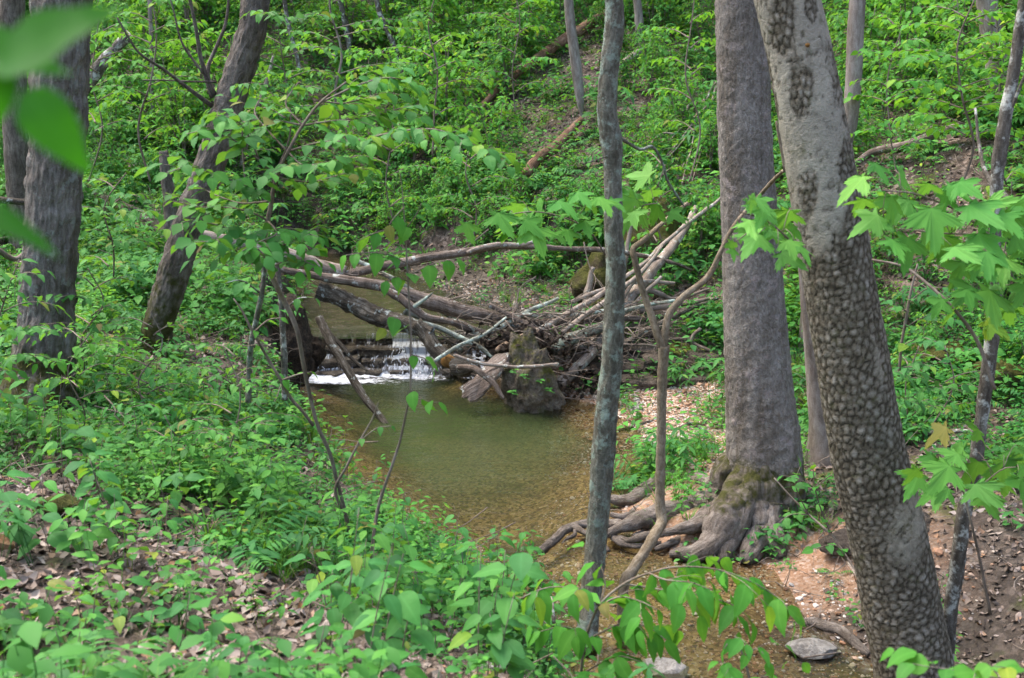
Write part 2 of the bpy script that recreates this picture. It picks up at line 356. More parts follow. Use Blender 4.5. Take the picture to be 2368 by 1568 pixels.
def tube(path, sides=10, step=.06, rough=.08, rscale=6, seed=0, flat_end=True, jag=0.0, lump=0.0, wander=0.0, moss_below=None, moss_amt=.6, wet_below=None, extra=None, ridge=None):
    """path rows: x y z r. returns V, faces, uv, attrs"""
    P = np.asarray(path, float); L = np.linalg.norm(np.diff(P[:, :3], axis=0), axis=1).sum()
    n = max(4, int(L/step) + 1); C4, s = catmull(P, n); C, R = C4[:, :3].copy(), np.maximum(C4[:, 3], .0008)
    if wander:
        w = np.stack([fbm(np.stack([s*2.2, s*0 + 3.1*k, s*0 + seed], 1), seed + k, 3) for k in range(3)], 1)
        C += w*wander*np.minimum(1, np.minimum(s, L - s)/(.15*L + 1e-6))[:, None]
    T, N, B = frames(C)
    a = np.arange(sides)/sides*2*math.pi
    D = N[:, None, :]*np.cos(a)[None, :, None] + B[:, None, :]*np.sin(a)[None, :, None]
    base = C[:, None, :] + D*R[:, None, None]
    Q = base.reshape(-1, 3)
    rr = 1 + rough*fbm(Q*rscale, seed, 3).reshape(n, sides) + lump*np.clip(fbm(Q*rscale*.35, seed + 5, 2), 0, 1).reshape(n, sides)
    if ridge:
        q = np.stack([(np.cos(a)[None, :]*R[:, None]*ridge[0]).ravel(), (np.sin(a)[None, :]*R[:, None]*ridge[0]).ravel(), np.repeat(s*ridge[1], sides)], 1)
        rr = rr + (ridge[2]*(np.abs(fbm(q, seed + 61, 3))*2.2 - .5)).reshape(n, sides)/R[:, None]
    if extra is not None: rr = rr*extra(s, a, L, C)
    V = C[:, None, :] + D*(R[:, None]*rr)[:, :, None]
    if jag:
        j = jag*(fbm(np.stack([np.cos(a)*3, np.sin(a)*3, a*0 + seed], 1), seed + 3, 2))
        V[-1] += T[-1][None, :]*j[:, None]; V[0] -= T[0][None, :]*j[::-1][:, None]
    V = V.reshape(-1, 3)
    i = np.arange(n - 1)[:, None]*sides; k = np.arange(sides)[None, :]; k2 = (k + 1) % sides
    Fq = np.stack([i + k, i + k2, i + sides + k2, i + sides + k], -1).reshape(-1, 4)
    V = np.vstack([V, C[0] - T[0]*0, C[-1]]); c0, c1 = n*sides, n*sides + 1
    k = np.arange(sides); k2 = (k + 1) % sides
    F3 = np.vstack([np.stack([k2, k, np.full(sides, c0)], 1), np.stack([(n-1)*sides + k, (n-1)*sides + k2, np.full(sides, c1)], 1)])
    circ = 2*math.pi*float(np.mean(R))
    fold = 1 - np.abs(a/math.pi - 1)       # 0..1..0: the seam never shows
    uv = np.stack([np.repeat((fold*circ*.5)[None, :], n, 0).ravel(), np.repeat(s[:, None], sides, 1).ravel()], 1)
    uv = np.vstack([uv, [[0, 0], [0, L]]])
    at = {}
    if moss_below is not None:
        z0, z1 = moss_below; at['moss'] = (1 - sstep(z0, z1, V[:, 2]))*moss_amt
    if wet_below is not None:
        at['wet'] = 1 - sstep(wet_below[0], wet_below[1], V[:, 2])
    return V, [Fq, F3], uv, at
def merge(parts):
    Vs, Q, T3, U, AT = [], [], [], [], {}
    off = 0; keys = set(k for p in parts for k in p[3])
    for V, Fs, uv, at in parts:
        Vs.append(V); U.append(uv if uv is not None else np.zeros((len(V), 2)))
        for f in Fs: (Q if f.shape[1] == 4 else T3).append(f + off)
        for k in keys: AT.setdefault(k, []).append(at.get(k, np.zeros(len(V))))
        off += len(V)
    return np.vstack(Vs), [np.vstack(x) for x in (Q, T3) if x], np.vstack(U), {k: np.concatenate(v) for k, v in AT.items()}
def tube_mesh(name, path, mat, **kw):
    V, Fs, uv, at = tube(path, **kw); return mesh_np(name, V, Fs, mat, at, uv)
def pathpx(rows):
    """(u, v, width_px, Y) rows to x y z r"""
    out = []
    for u, v, w, Y in rows:
        p = W(u, v, Y); out.append([*p, px2m(w, Y, v)/2])
    return out

def rock_mesh(name, size, mat, seed=0, sub=3, rough=.22, facets=9, flat=False, wob=2.0):
    import bmesh
    bm = bmesh.new(); bmesh.ops.create_icosphere(bm, subdivisions=sub, radius=1)
    V = np.array([v.co[:] for v in bm.verts]); Fc = np.array([[v.index for v in f.verts] for f in bm.faces]); bm.free()
    r = np.random.default_rng(seed)
    for _ in range(facets):
        n = r.normal(size=3); n /= np.linalg.norm(n); d = r.uniform(.55, .85)
        e = V@n - d; V -= np.outer(np.clip(e, 0, None)*.9, n)
    V *= (1 + rough*fbm(V*wob + seed, seed, 4))[:, None]
    V *= np.array(size)/2
    return mesh_np(name, V, Fc, mat, None, None, smooth=not flat)
def slab_mesh(name, w, d, h, mat, seed=0, n=11, rings=4):
    r = np.random.default_rng(seed); a = np.arange(n)/n*2*math.pi + r.uniform(-.12, .12, n)
    sx = np.sign(np.cos(a))*np.abs(np.cos(a))**.55; sy = np.sign(np.sin(a))*np.abs(np.sin(a))**.55
    rr = r.uniform(.78, 1.05, n); ox, oy = sx*w/2*rr, sy*d/2*rr
    V = []; prof = [(.93, -.5), (1.0, -.36), (.97, .02), (1.02, .34), (.93, .5)]
    for f, z in prof:
        jj = r.uniform(.96, 1.04, n); V.append(np.stack([ox*f*jj, oy*f*jj, np.full(n, z*h) + r.uniform(-.05, .05, n)*h], 1))
    V = np.vstack(V); R = len(prof)
    i = np.arange(R - 1)[:, None]*n; k = np.arange(n)[None, :]; k2 = (k + 1) % n
    Q = np.stack([i + k, i + k2, i + n + k2, i + n + k], -1).reshape(-1, 4)
    V = np.vstack([V, [0, 0, -h/2], [0, 0, h*.52]]); k = np.arange(n); k2 = (k + 1) % n
    T3 = np.vstack([np.stack([k2, k, np.full(n, R*n)], 1), np.stack([(R-1)*n + k, (R-1)*n + k2, np.full(n, R*n + 1)], 1)])
    return mesh_np(name, V, [Q, T3], mat, None, None, smooth=False)

# ------------------------------------------------------------------ terrain
vis = [  # picture direction and distance: where the ground is seen
 (0,1568,4.2),(300,1568,4.2),(600,1568,4.3),(900,1560,4.5),(1100,1560,5.0),(0,1350,5.3),(0,1200,6.5),(0,1050,8.3),(80,950,10.5),
 (340,790,13),(340,700,15.5),(300,600,19),(300,500,22),(300,400,25),(300,250,30),(300,100,36),(300,0,40),(60,700,15),(60,500,20),(60,300,27),(60,100,34),
 (600,950,12.2),(700,1150,9.5),(800,1300,8.0),(900,1450,6.3),(600,1450,5.3),(600,1250,6.7),(400,1100,8.2),(300,950,10.5),(640,720,16),(690,640,18.5),(560,620,18.5),
 (1640,1080,12.9),(1760,1200,11),(1900,1350,9.6),(2300,1400,8.5),(2300,1200,10),(2300,1000,12.5),(2250,850,14),(2250,600,16.5),
 (2100,400,19),(2250,200,23),(2300,0,28),(1600,800,17.3),(1640,650,19.3),(1640,450,22),(1560,250,27),(1600,0,33),(1960,700,17),(1960,900,14.5),
 (1400,640,20),(1250,560,21.5),(1250,450,23.5),(1250,300,27),(1200,150,31.5),(1200,0,37),(800,560,25.5),(900,480,26.5),(800,350,29),(800,200,33),(800,0,39),(560,480,24),
 (1070,590,22.5)]
P0 = [list(W(*p)) for p in vis]
P0 += [[-7,0,4.3],[0,0,3.4],[0,-6,4.2],[5,0,1.9],[10,0,1.6],[5,4,1.0],[3.2,6.5,.5],[9,6,1.4],[-5,5,3.0],[-9,9,3.0],[-14,14,3.6],[-20,8,6],[-25,25,8],[-16,30,5.5],[-15,45,10],
       [12,9,1.9],[14,14,4.2],[20,20,9],[15,26,7.5],[25,10,9],[18,40,15],[0,60,17],[-25,60,17],[30,60,26],[0,100,40],[-60,60,25],[60,60,45],[60,0,30],[-60,0,18],[0,-60,12],[60,-60,25],[-60,-60,20],[-70,110,45],[70,110,60]]
P0 = np.array(P0)
def tps_fit(P, lam=.02):
    n = len(P); d = np.linalg.norm(P[:, None, :2] - P[None, :, :2], axis=2)
    K = np.where(d > 0, d*d*np.log(d + 1e-12), 0) + lam*np.eye(n)*30
    A = np.zeros((n + 3, n + 3)); A[:n, :n] = K; A[:n, n] = 1; A[:n, n+1:] = P[:, :2]; A[n, :n] = 1; A[n+1:, :n] = P[:, :2].T
    return np.linalg.solve(A, np.concatenate([P[:, 2], [0, 0, 0]]))
TW = tps_fit(P0)
def tps(x, y):
    r = np.full(x.shape, TW[-3]) + TW[-2]*x + TW[-1]*y
    for w, p in zip(TW[:-3], P0):
        d2 = (x - p[0])**2 + (y - p[1])**2; r += w*.5*d2*np.log(d2 + 1e-12)
    return r
# water outlines: (u, v) at the water level + width of the bank behind that vertex
low_px = [(660,845,.35),(760,840,.3),(900,842,.3),(1060,845,.3),(1150,880,.5),(1200,900,.5),(1300,915,2.2),(1400,950,2.6),(1490,1010,2.6),(1500,1060,1.8),(1450,1110,1.0),(1420,1170,.7),
          (1450,1235,.6),(1560,1290,.7),(1740,1318,1.2),(1760,1390,1.6),(1810,1450,1.5),(1900,1500,1.2),(2060,1568,1.3),(2150,1800,1.4),(1500,1900,1.2),(1330,1560,.9),(1200,1420,.8),(1050,1335,.8),(960,1290,.8),(870,1200,.7),
          (770,1100,.7),(710,1000,.5),(690,930,.35)]
LOW = np.array([[*WZ(u, v, 0)[:2], w] for u, v, w in low_px])
up_px = [(690,775,.3),(1180,778,.3),(1235,768,.9),(1180,735,2.6),(1080,705,3.4),(1000,672,3.2),(950,645,2.6),(880,618,1.4),(800,592,.8),(690,572,.6),(600,570,.6),(640,620,.6),(700,680,.5)]
UP = np.array([[*WZ(u, v, .6)[:2], w] for u, v, w in up_px])
def sdist(x, y, G):
    """signed distance (negative inside) and the bank width of the nearest edge"""
    best = np.full(x.shape, 1e9); wid = np.ones(x.shape); ins = np.zeros(x.shape, bool); n = len(G)
    for k in range(n):
        a, b = G[k], G[(k + 1) % n]; ex, ey = b[0] - a[0], b[1] - a[1]
        t = np.clip(((x - a[0])*ex + (y - a[1])*ey)/(ex*ex + ey*ey + 1e-12), 0, 1)
        d = np.hypot(x - a[0] - t*ex, y - a[1] - t*ey); m = d < best
        best = np.where(m, d, best); wid = np.where(m, a[2] + (b[2] - a[2])*t, wid)
        c = ((a[1] > y) != (b[1] > y)) & (x < (b[0] - a[0])*(y - a[1])/(b[1] - a[1] + 1e-12) + a[0]); ins ^= c
    return np.where(ins, -best, best), wid
def ground_full(x, y):
    x = np.asarray(x, float); y = np.asarray(y, float)
    P = np.stack([x, y, x*0], 1)
    h = tps(x, y)
    far = sstep(15, 40, np.hypot(x, y - 10))
    h = h + .10*fbm(P*.9, 1, 3) + .035*fbm(P*3.5, 2, 3) + far*.8*fbm(P*.22, 3, 3)
    wig = .16*fbm(P*1.6, 9, 3)
    du, wu = sdist(x, y, UP); dl, wl = sdist(x, y, LOW)
    du = du + wig; dl = dl + wig*.8
    # upper reach
    hu = .6 - .05 - .13*sstep(0, 1.0, -du) + .03*fbm(P*5, 4, 2)
    t = np.clip(du/wu, 0, 1); t = np.where(wu > 1.2, t**2.6, sstep(0, 1, t)); near_u = du < wu
    h = np.where(du < 0, hu, np.where(near_u, (.6 - .04)*(1 - t) + np.maximum(h, .66)*t, h))
    depth = .06 + .30*sstep(.1, 1.4, -dl)*(1 + .35*fbm(P*.8, 6, 2))
    shallow = sstep(12.2, 10.4, y)          # the near reach is only ankle deep
    depth = depth*(1 - .66*shallow) + .02
    hl = -depth + .02*fbm(P*6, 5, 2)
    t2 = np.clip(dl/wl, 0, 1); t = t2**2*(3 - 2*t2); soft = wl > 1.1
    t = np.where(soft, np.where((y > 13) & (x > 0), t2**.75, t2**1.6), t)
    h = np.where(dl < 0, hl, np.where(dl < wl, np.where(soft & (y > 13) & (x > 0), .004, -.03)*(1 - t) + np.maximum(h, np.where(soft & (y > 13) & (x > 0), .24, .08))*t, h))
    return h, du, dl, wu, wl
def gz(x, y):
    x = np.atleast_1d(np.asarray(x, float)); y = np.atleast_1d(np.asarray(y, float)); return ground_full(x, y)[0]
def hit(u, v, ymin=2.0, ymax=70.0):
    """where the picture direction meets the ground"""
    d = ray(u, v); Y = np.linspace(ymin, ymax, 700); t = Y/d[1]
    x = d[0]*t; z = CAMZ + d[2]*t; g = gz(x, Y); k = np.argmax(z < g)
    if not (z < g).any(): k = len(Y) - 1
    return np.array([x[k], Y[k], g[k]])
def axis(lo, hi, st, far, g=1.16):
    a = list(np.arange(lo, hi + 1e-6, st)); s = st; x = a[-1]
    while x < far[1]: s *= g; x += s; a.append(x)
    s = st; x = a[0]; pre = []
    while x > far[0]: s *= g; x -= s; pre.append(x)
    return np.array(pre[::-1] + a)
gx = axis(-7, 7.5, .075, (-90, 90), 1.045); gy = axis(3, 20, .075, (-60, 130), 1.045)
XX, YY = np.meshgrid(gx, gy); xf, yf = XX.ravel(), YY.ravel()
H, DU, DL, WU, WL = ground_full(xf, yf)
nx, ny = len(gx), len(gy)
i = np.arange(ny - 1)[:, None]*nx; k = np.arange(nx - 1)[None, :]
FQ = np.stack([i + k, i + k + 1, i + nx + k + 1, i + nx + k], -1).reshape(-1, 4)
PN = np.stack([xf, yf, xf*0], 1); nz_ = fbm(PN*1.4, 21, 4)
def blob(x, y, c, r):      # soft mask round a world point
    return sstep(1.25, .75, np.hypot((x - c[0])/r[0], (y - c[1])/r[1]) + .35*fbm(np.stack([x, y, x*0], 1)*1.8, 31, 3))
bar_c = WZ(1430, 920, .15); s_c = hit(1880, 1350); s2_c = hit(1960, 1450)
def zones(x, y, dl, du):
    P = np.stack([x, y, x*0], 1)
    gravel = np.maximum(blob(x, y, bar_c, (2.0, 2.0)), blob(x, y, hit(1650, 1060), (.7, 1.2))*.8)
    sand = np.maximum(blob(x, y, s_c, (1.15, .75)), blob(x, y, WZ(1560, 1230, .0), (1.3, .9))*.9)
    gravel = np.maximum(gravel, blob(x, y, s2_c, (1.0, .8))*.3)
    gravel = np.maximum(gravel, sstep(.35, .1, dl)*sstep(-.05, .1, dl)*sstep(13, 11.5, y)*.8)
    return gravel, sand
GR, SA = zones(xf, yf, DL, DU)
BED = np.maximum(sstep(.05, -.08, DL), .25*sstep(.05, -.08, DU))
steep_bank = np.where((WL < .62) & (xf < 2), sstep(.75, .5, DL/np.maximum(WL, .1)*.5)*sstep(-.1, .05, DL), 0)
MUD = np.clip(np.maximum(steep_bank*(yf > 9), sstep(np.minimum(WU*.9, 2.6), .2, DU)*sstep(-.15, .05, DU)) + blob(xf, yf, WZ(1560, 850, .4), (2.2, 1.6))*.9 + blob(xf, yf, hit(2230, 790), (1.6, 1.6))*.8 + blob(xf, yf, hit(2150, 1480), (1.6, 1.3))*.55 + blob(xf, yf, hit(1960, 1480), (.7, .5))*.6, 0, 1)
MUD = MUD*(1 - GR)
g = obj('ground', mesh_np('ground', np.stack([xf, yf, H], 1), FQ, M['ground'], {'gravel': GR, 'sand': SA, 'bed': BED, 'mud': MUD}))
tag(g, kind='structure')

def water_sheet(name, G, level, mat, deepf, pad=.35, step=.1):
    x0, y0 = G[:, 0].min() - pad, G[:, 1].min() - pad; x1, y1 = G[:, 0].max() + pad, G[:, 1].max() + pad
    ax, ay = np.arange(x0, x1, step), np.arange(y0, y1, step); X, Y = np.meshgrid(ax, ay); x, y = X.ravel(), Y.ravel()
    d, _ = sdist(x, y, G); keep = d < pad
    n = len(ax); i = np.arange(len(ay) - 1)[:, None]*n; k = np.arange(n - 1)[None, :]
    Q = np.stack([i + k, i + k + 1, i + n + k + 1, i + n + k], -1).reshape(-1, 4); Q = Q[keep[Q].all(1)]
    use = np.unique(Q); mp = np.zeros(len(x), int); mp[use] = np.arange(len(use)); x, y = x[use], y[use]
    P = np.stack([x, y, x*0], 1)
    z = level + .006*fbm(P*np.array([2.2, 5, 1]), 41, 3)
    me = mesh_np(name, np.stack([x, y, z], 1), mp[Q], mat, {'deep': deepf(x, y)})
    return tag(obj(name, me), kind='structure')
def deep_low(x, y):
    h = gz(x, y); return sstep(.10, .36, -h)*sstep(11.2, 14.0, y - .5*(x + .5))
water_sheet('pool_water', LOW, 0.0, M['water'], deep_low)
water_sheet('upper_stream_water', UP, .6, M['water_up'], lambda x, y: x*0 + .5, pad=.25)

# ------------------------------------------------------------------ ledges and the little waterfall
fall = tag(empty('waterfall_ledge', WZ(900, 850, 0)), 'dark wet stepped rock ledge carrying the small waterfall into the pool', 'rock ledge')
r = np.random.default_rng(11)
slab_n = 0
for row, (z, Yb, hh, ext) in enumerate([(.50, 18.25, .17, (690, 1230)), (.34, 18.05, .17, (700, 1190)), (.18, 17.88, .17, (720, 1170)), (.04, 17.74, .14, (730, 1130))]):
    u = ext[0]
    while u < ext[1]:
        wpx = r.uniform(55, 120); w = px2m(wpx, Yb); p = W(u + wpx/2, 800, Yb)
        me = slab_mesh('rock_slab', w*1.06, r.uniform(.42, .75), hh, M['rock_wet'], 100 + slab_n)
        o = obj('rock_slab', me, fall); o.location = Vector((p[0], Yb + r.uniform(-.12, .10) + .06, z + r.uniform(-.02, .02))) - fall.location
        o.rotation_euler = (r.uniform(-.05, .05), r.uniform(-.06, .06), r.uniform(-.3, .3)); slab_n += 1; u += wpx*.93
# falling strands
parts = []
for c, n, sprd, top in ((935, 110, 24, .5), (968, 120, 26, .3), (735, 130, 24, .24), (1112, 60, 18, .3), (860, 20, 40, .3)):
    cc = c + r.normal(0, sprd*.7, 9)
    for _ in range(n):
        u = cc[r.integers(0, 9)] + r.normal()*sprd*.22; p = W(u, 800, 17.9); t_ = r.random()**.8
        z0 = top*(1 - t_) + .02; y0 = 17.60 + (z0/.62)**1.1*.42 - .08 + r.normal()*.035
        ln = min(z0, r.uniform(.012, .05)*(2.5 if r.random() < .2 else 1)); k5 = np.linspace(0, 1, 4); zs = z0 - ln*k5 + .01*np.sin(k5*9 + u); ys = y0 - .04*k5**.6
        wv = r.uniform(.003, .013)*np.array([.3, 1, .8, .2]); cx = p[0] + r.normal()*.02*k5 + r.normal(0, .004, 4)
        L = np.stack([cx - wv, ys, zs], 1); R = np.stack([cx + wv, ys, zs], 1); C = (L + R)/2 - np.array([0, .008, 0])
        V = np.vstack([L, C, R]); k = np.arange(3)
        parts.append((V, [np.vstack([np.stack([k, k+4, k+5, k+1], 1), np.stack([k+4, k+8, k+9, k+5], 1)])], None, {'foam': np.full(12, r.uniform(.5, 1.0))}))
V, Fs, _, at = merge(parts)
tag(obj('falling_water', mesh_np('falling_water', V, Fs, M['foam'], at)), kind='structure')
gu, gt = np.meshgrid(np.linspace(695, 1160, 300), np.linspace(0, 1, 60)); uu, tt = gu.ravel(), gt.ravel()
x0 = np.array([W(a, 800, 17.9)[0] for a in np.linspace(695, 1160, 300)])[None, :].repeat(60, 0).ravel()
sts = np.array([.60, .42, .26, .12, .0]); zz = .615 - .615*tt; sidx = np.clip(np.searchsorted(-sts, -zz, 'right') - 1, 0, 3); fr_ = (sts[sidx] - zz)/(sts[sidx] - sts[sidx + 1]); 
yst = np.array([18.02, 17.88, 17.74, 17.62, 17.5]); yy = yst[sidx] + (yst[sidx + 1] - yst[sidx])*np.clip(fr_*3 - 2, 0, 1) - .05 + .03*fbm(np.stack([uu*.05, tt*3, tt*0], 1), 5, 2)
inten = 0
for (c_, w_, t0_, t1_, a_) in ((930, 34, 0, 1, 1.0), (968, 42, .22, 1, .95), (905, 24, .3, 1, .6), (1000, 24, .5, 1, .6), (738, 42, .42, 1, 1.05), (1112, 28, .35, 1, .85), (775, 30, .7, 1, .6), (865, 60, .0, .4, .35), (1050, 40, .1, .7, .3), (800, 40, .6, 1, .45), (1085, 14, .5, 1, .5)):
    inten = np.maximum(inten, a_*np.exp(-((uu - c_)/w_)**2)*sstep(t0_ - .12, t0_ + .05, tt))
me = mesh_np('falling_sheet', np.stack([x0, yy, zz], 1), (lambda i, k: np.stack([i + k, i + k + 1, i + 300 + k + 1, i + 300 + k], -1).reshape(-1, 4))(np.arange(59)[:, None]*300, np.arange(299)[None, :]), M['fall'], {'foam': inten})
tag(obj('falling_sheet', me), kind='structure')
# foam where it lands
ax, ay = np.arange(-3.6, -.2, .025), np.arange(16.9, 18.1, .025); X, Y = np.meshgrid(ax, ay); x, y = X.ravel(), Y.ravel(); P = np.stack([x, y, x*0], 1)
ux = 1184 + x/ (y*cp + 5*sp)*F
band = np.exp(-((y - (17.46 + .05*np.sin(x*2.5)))/.22)**2)*1.2*sstep(1085, 1000, ux)*sstep(680, 705, ux)
low_left = np.exp(-((ux - 800)/120)**2)*np.exp(-((y - 17.26)/.20)**2)*1.25
spl = np.exp(-((ux - 940)/75)**2)*np.exp(-((y - 17.68)/.16)**2)*.9 + np.exp(-((ux - 735)/50)**2)*np.exp(-((y - 17.7)/.25)**2)*1.1
f = np.clip(np.maximum(np.maximum(band*(.55 + .4*np.exp(-((ux - 830)/120)**2)), spl), low_left), 0, 1.1)*(.80 + .35*fbm(P*np.array([2, 6, 1]), 8, 2))
z = .01 + f*.035*(1 + .9*fbm(P*9, 3, 3)) + .09*np.clip(spl, 0, 1)*np.abs(fbm(P*14, 5, 3))*2
n = len(ax); i = np.arange(len(ay) - 1)[:, None]*n; k = np.arange(n - 1)[None, :]
Q = np.stack([i + k, i + k + 1, i + n + k + 1, i + n + k], -1).reshape(-1, 4); Q = Q[(f[Q] > .12).all(1)]
tag(obj('foam', mesh_np('foam', np.stack([x, y, z], 1), Q, M['foam'], {'foam': f})), kind='stuff')
# bedrock on the right bank
led = tag(empty('bedrock_ledge', hit(1540, 860)), 'dark brown layered bedrock ledge behind the gravel bar, right of the log jam', 'rock ledge')
for k_, (u, v, Y, w, d, h, zz) in enumerate([(1400,880,16.6,1.0,.7,.16,.02),(1500,880,16.5,1.1,.7,.16,.02),(1600,870,16.5,1.1,.7,.17,.02),(1440,850,17.1,1.2,.8,.18,.14),(1560,845,17.1,1.2,.8,.17,.15),(1650,840,17,.9,.8,.17,.14),
        (1480,820,17.6,1.3,.8,.18,.27),(1600,812,17.6,1.2,.8,.17,.28),(1380,830,17.5,.8,.7,.2,.2),(1540,795,18.0,1.4,.8,.17,.40),(1660,800,17.9,.9,.8,.2,.4)]):
    p = W(u, v, Y); g0 = gz(p[0], Y)[0]
    o = obj('rock_slab', slab_mesh('rock_slab', w, d, h, M['rock_ledge'], 300 + k_), led); o.location = Vector((p[0], Y, max(g0 - .02, zz + .1))) - led.location
    o.rotation_euler = (r.uniform(-.06, .06), r.uniform(-.06, .06), r.uniform(-.4, .4))

# ------------------------------------------------------------------ rocks one can tell apart
def rock(name, u, v, wpx, hpx, dep, mat, label, seed, Y=None, sink=.2, rot=0, cat='rock', rough=.30, facets=10, px_z=False, **kw):
    p = hit(u, v) if Y is None else W(u, v, Y)
    g0 = gz(p[0], p[1])[0]; w, h = px2m(wpx, p[1], v), px2m(hpx, p[1], v)
    me = rock_mesh(name, (w, dep*w, h/(1 - sink)), mat, seed, sub=5, rough=rough, facets=facets, **kw)
    zc = max(g0, -.12) + h*.5 - h*sink*.3 if not px_z else p[2]
    o = obj(name, me); o.location = (p[0], p[1] + dep*w*.3, zc); o.rotation_euler = (0, 0, rot)
    return tag(o, label, cat)
def boulder():
    me = rock_mesh('boulder', (1.02, .95, 1.5), M['rock_boulder'], 17, sub=6, rough=.42, facets=6, wob=2.6)
    vb = np.zeros(len(me.vertices)*3); me.vertices.foreach_get('co', vb); vb = vb.reshape(-1, 3); vb[:, :2] *= (.98 - .26*vb[:, 2:3]); me.vertices.foreach_set('co', vb.ravel())
    o = obj('boulder', me); p = W(1228, 945, 15.7); o.location = (p[0], 16.05, .33); o.rotation_euler = (0.05, -.08, .4)
    return tag(o, 'big upright mossy grey boulder with small plants standing at the edge of the pool', 'boulder')
boulder()
rock('boulder', 1390, 735, 150, 120, .9, M['rock_moss'], 'dark mossy boulder under the right bank behind the log jam', 21, Y=19.2)
rock('boulder', 1500, 640, 170, 150, .8, M['rock_moss'], 'mossy rock face below the leaning logs at the right end of the jam', 22, Y=20.3)
rock('boulder', 1390, 735, 62, 40, .9, M['rock_moss'], 'small bright yellow mossy cushion rock just left of the slim central trunk', 23, Y=18.6)
rock('boulder', 2330, 905, 130, 75, .9, M['rock_moss'], 'rounded yellow-green mossy boulder at the right edge behind the slim trunk', 24)
rock('boulder', 2200, 860, 170, 55, .9, M['rock_moss'], 'low mossy rock among ground plants right of the plated trunk', 25)
rock('rock', 1890, 1535, 150, 34, .5, M['rock_pale'], 'grey flat slab lying in the shallow water below the root log', 26, facets=14, rough=.1, flat=True, cat='rock')
rock('rock', 1545, 1545, 150, 30, .7, M['rock_pale'], 'white flat stone at the bottom edge of the stream', 27, Y=8.55, sink=.5, facets=14, rough=.1, flat=True, cat='rock')
rock('rock', 1130, 1560, 60, 24, .7, M['rock_pale'], 'pale stone half hidden by leafy seedlings at the near shore', 28, cat='rock', flat=True)
rock('rock', 538, 1250, 100, 34, .6, M['rock_sand'], 'orange sandstone slab lying in dead leaves on the near slope', 29, facets=14, rough=.1, flat=True)
rock('rock', 5, 1280, 60, 40, .6, M['rock_sand'], 'orange stone at the left edge of the near slope', 30, facets=12, rough=.1, flat=True)
rock('mossy_stump', 125, 1205, 120, 42, .8, M['rock_moss'], 'low yellow-green moss mound on the near slope at the far left', 31, cat='moss mound')
rock('rock', 1475, 955, 32, 16, .8, M['rock_pale'], 'largest white stone at the water edge of the gravel bar', 32)
rock('rock', 1570, 835, 90, 34, .7, M['rock_moss'], 'mossy hump on the bedrock ledge beside the forked sapling', 33)
rock('rock', 1960, 1290, 110, 45, .8, M['rock_ledge'], 'brown rock between the big grey trunk roots and the plated trunk', 34)
rock('rock', 2110, 1250, 120, 40, .8, M['rock_ledge'], 'brown rock shelf right of the plated trunk', 35)
rock('earth_bank', 648, 815, 150, 190, .9, M['rock_earth'], 'dark undercut earth bank with roots, left of the white water', 36, Y=15.3, px_z=True, cat='earth bank', rough=.4)
rock('earth_bank', 715, 830, 70, 90, .9, M['rock_earth'], 'dark overhanging lump of the left bank touching the white water', 37, Y=16.4, px_z=True, cat='earth bank', rough=.4)
rock('earth_bank', 600, 900, 130, 130, .9, M['rock_earth'], 'lower brown earth shoulder of the left bank among seedlings', 39, Y=14.0, px_z=True, cat='earth bank', rough=.4)

# gravel and cobbles: real stones
def coll(name, objs):
    c = bpy.data.collections.new(name)
    for o in objs: c.objects.link(o)
    return c
def proto(name, me): return bpy.data.objects.new(name, me)
def scatter(name, pts, rot, scl, idx, collection, label=None):
    me = bpy.data.meshes.new(name); n = len(pts)
    me.vertices.add(n); me.vertices.foreach_set('co', np.asarray(pts, np.float32).ravel())
    a = me.attributes.new('rot', 'FLOAT_VECTOR', 'POINT'); a.data.foreach_set('vector', np.asarray(rot, np.float32).ravel())
    a = me.attributes.new('scl', 'FLOAT', 'POINT'); a.data.foreach_set('value', np.asarray(scl, np.float32))
    a = me.attributes.new('idx', 'INT', 'POINT'); a.data.foreach_set('value', np.asarray(idx, np.int32))
    o = obj(name, me); tag(o, kind='stuff')
    ng = bpy.data.node_groups.new(name, 'GeometryNodeTree')
    ng.interface.new_socket('Geometry', in_out='INPUT', socket_type='NodeSocketGeometry'); ng.interface.new_socket('Geometry', in_out='OUTPUT', socket_type='NodeSocketGeometry')
    N = ng.nodes.new; L = ng.links.new
    gi, go = N('NodeGroupInput'), N('NodeGroupOutput'); ip = N('GeometryNodeInstanceOnPoints'); ci = N('GeometryNodeCollectionInfo')
    ci.inputs[0].default_value = collection; ci.inputs[1].default_value = True; ci.inputs[2].default_value = True
    def na(nm, ty):
        x = N('GeometryNodeInputNamedAttribute'); x.data_type = ty; x.inputs[0].default_value = nm
        return x.outputs[0]
    L(gi.outputs[0], ip.inputs['Points']); L(ci.outputs[0], ip.inputs['Instance']); ip.inputs['Pick Instance'].default_value = True
    L(na('idx', 'INT'), ip.inputs['Instance Index']); L(na('rot', 'FLOAT_VECTOR'), ip.inputs['Rotation']); L(na('scl', 'FLOAT'), ip.inputs['Scale'])
    L(ip.outputs[0], go.inputs[0])
    md = o.modifiers.new('scatter', 'NODES'); md.node_group = ng
    return o
peb = coll('pebble_kinds', [proto('pebble_%02d' % k, rock_mesh('pebble', (1, .8, .5), M['pebble'], 60 + k, sub=1, rough=.15, facets=5, flat=True)) for k in range(5)])
def box_pts(n, x0, x1, y0, y1, rg): return rg.uniform(x0, x1, n), rg.uniform(y0, y1, n)
rg = np.random.default_rng(5)
x, y = box_pts(150000, -4, 6.5, 7, 22.5, rg); h, du, dl, wu, wl = ground_full(x, y); gr, sa = zones(x, y, dl, du)
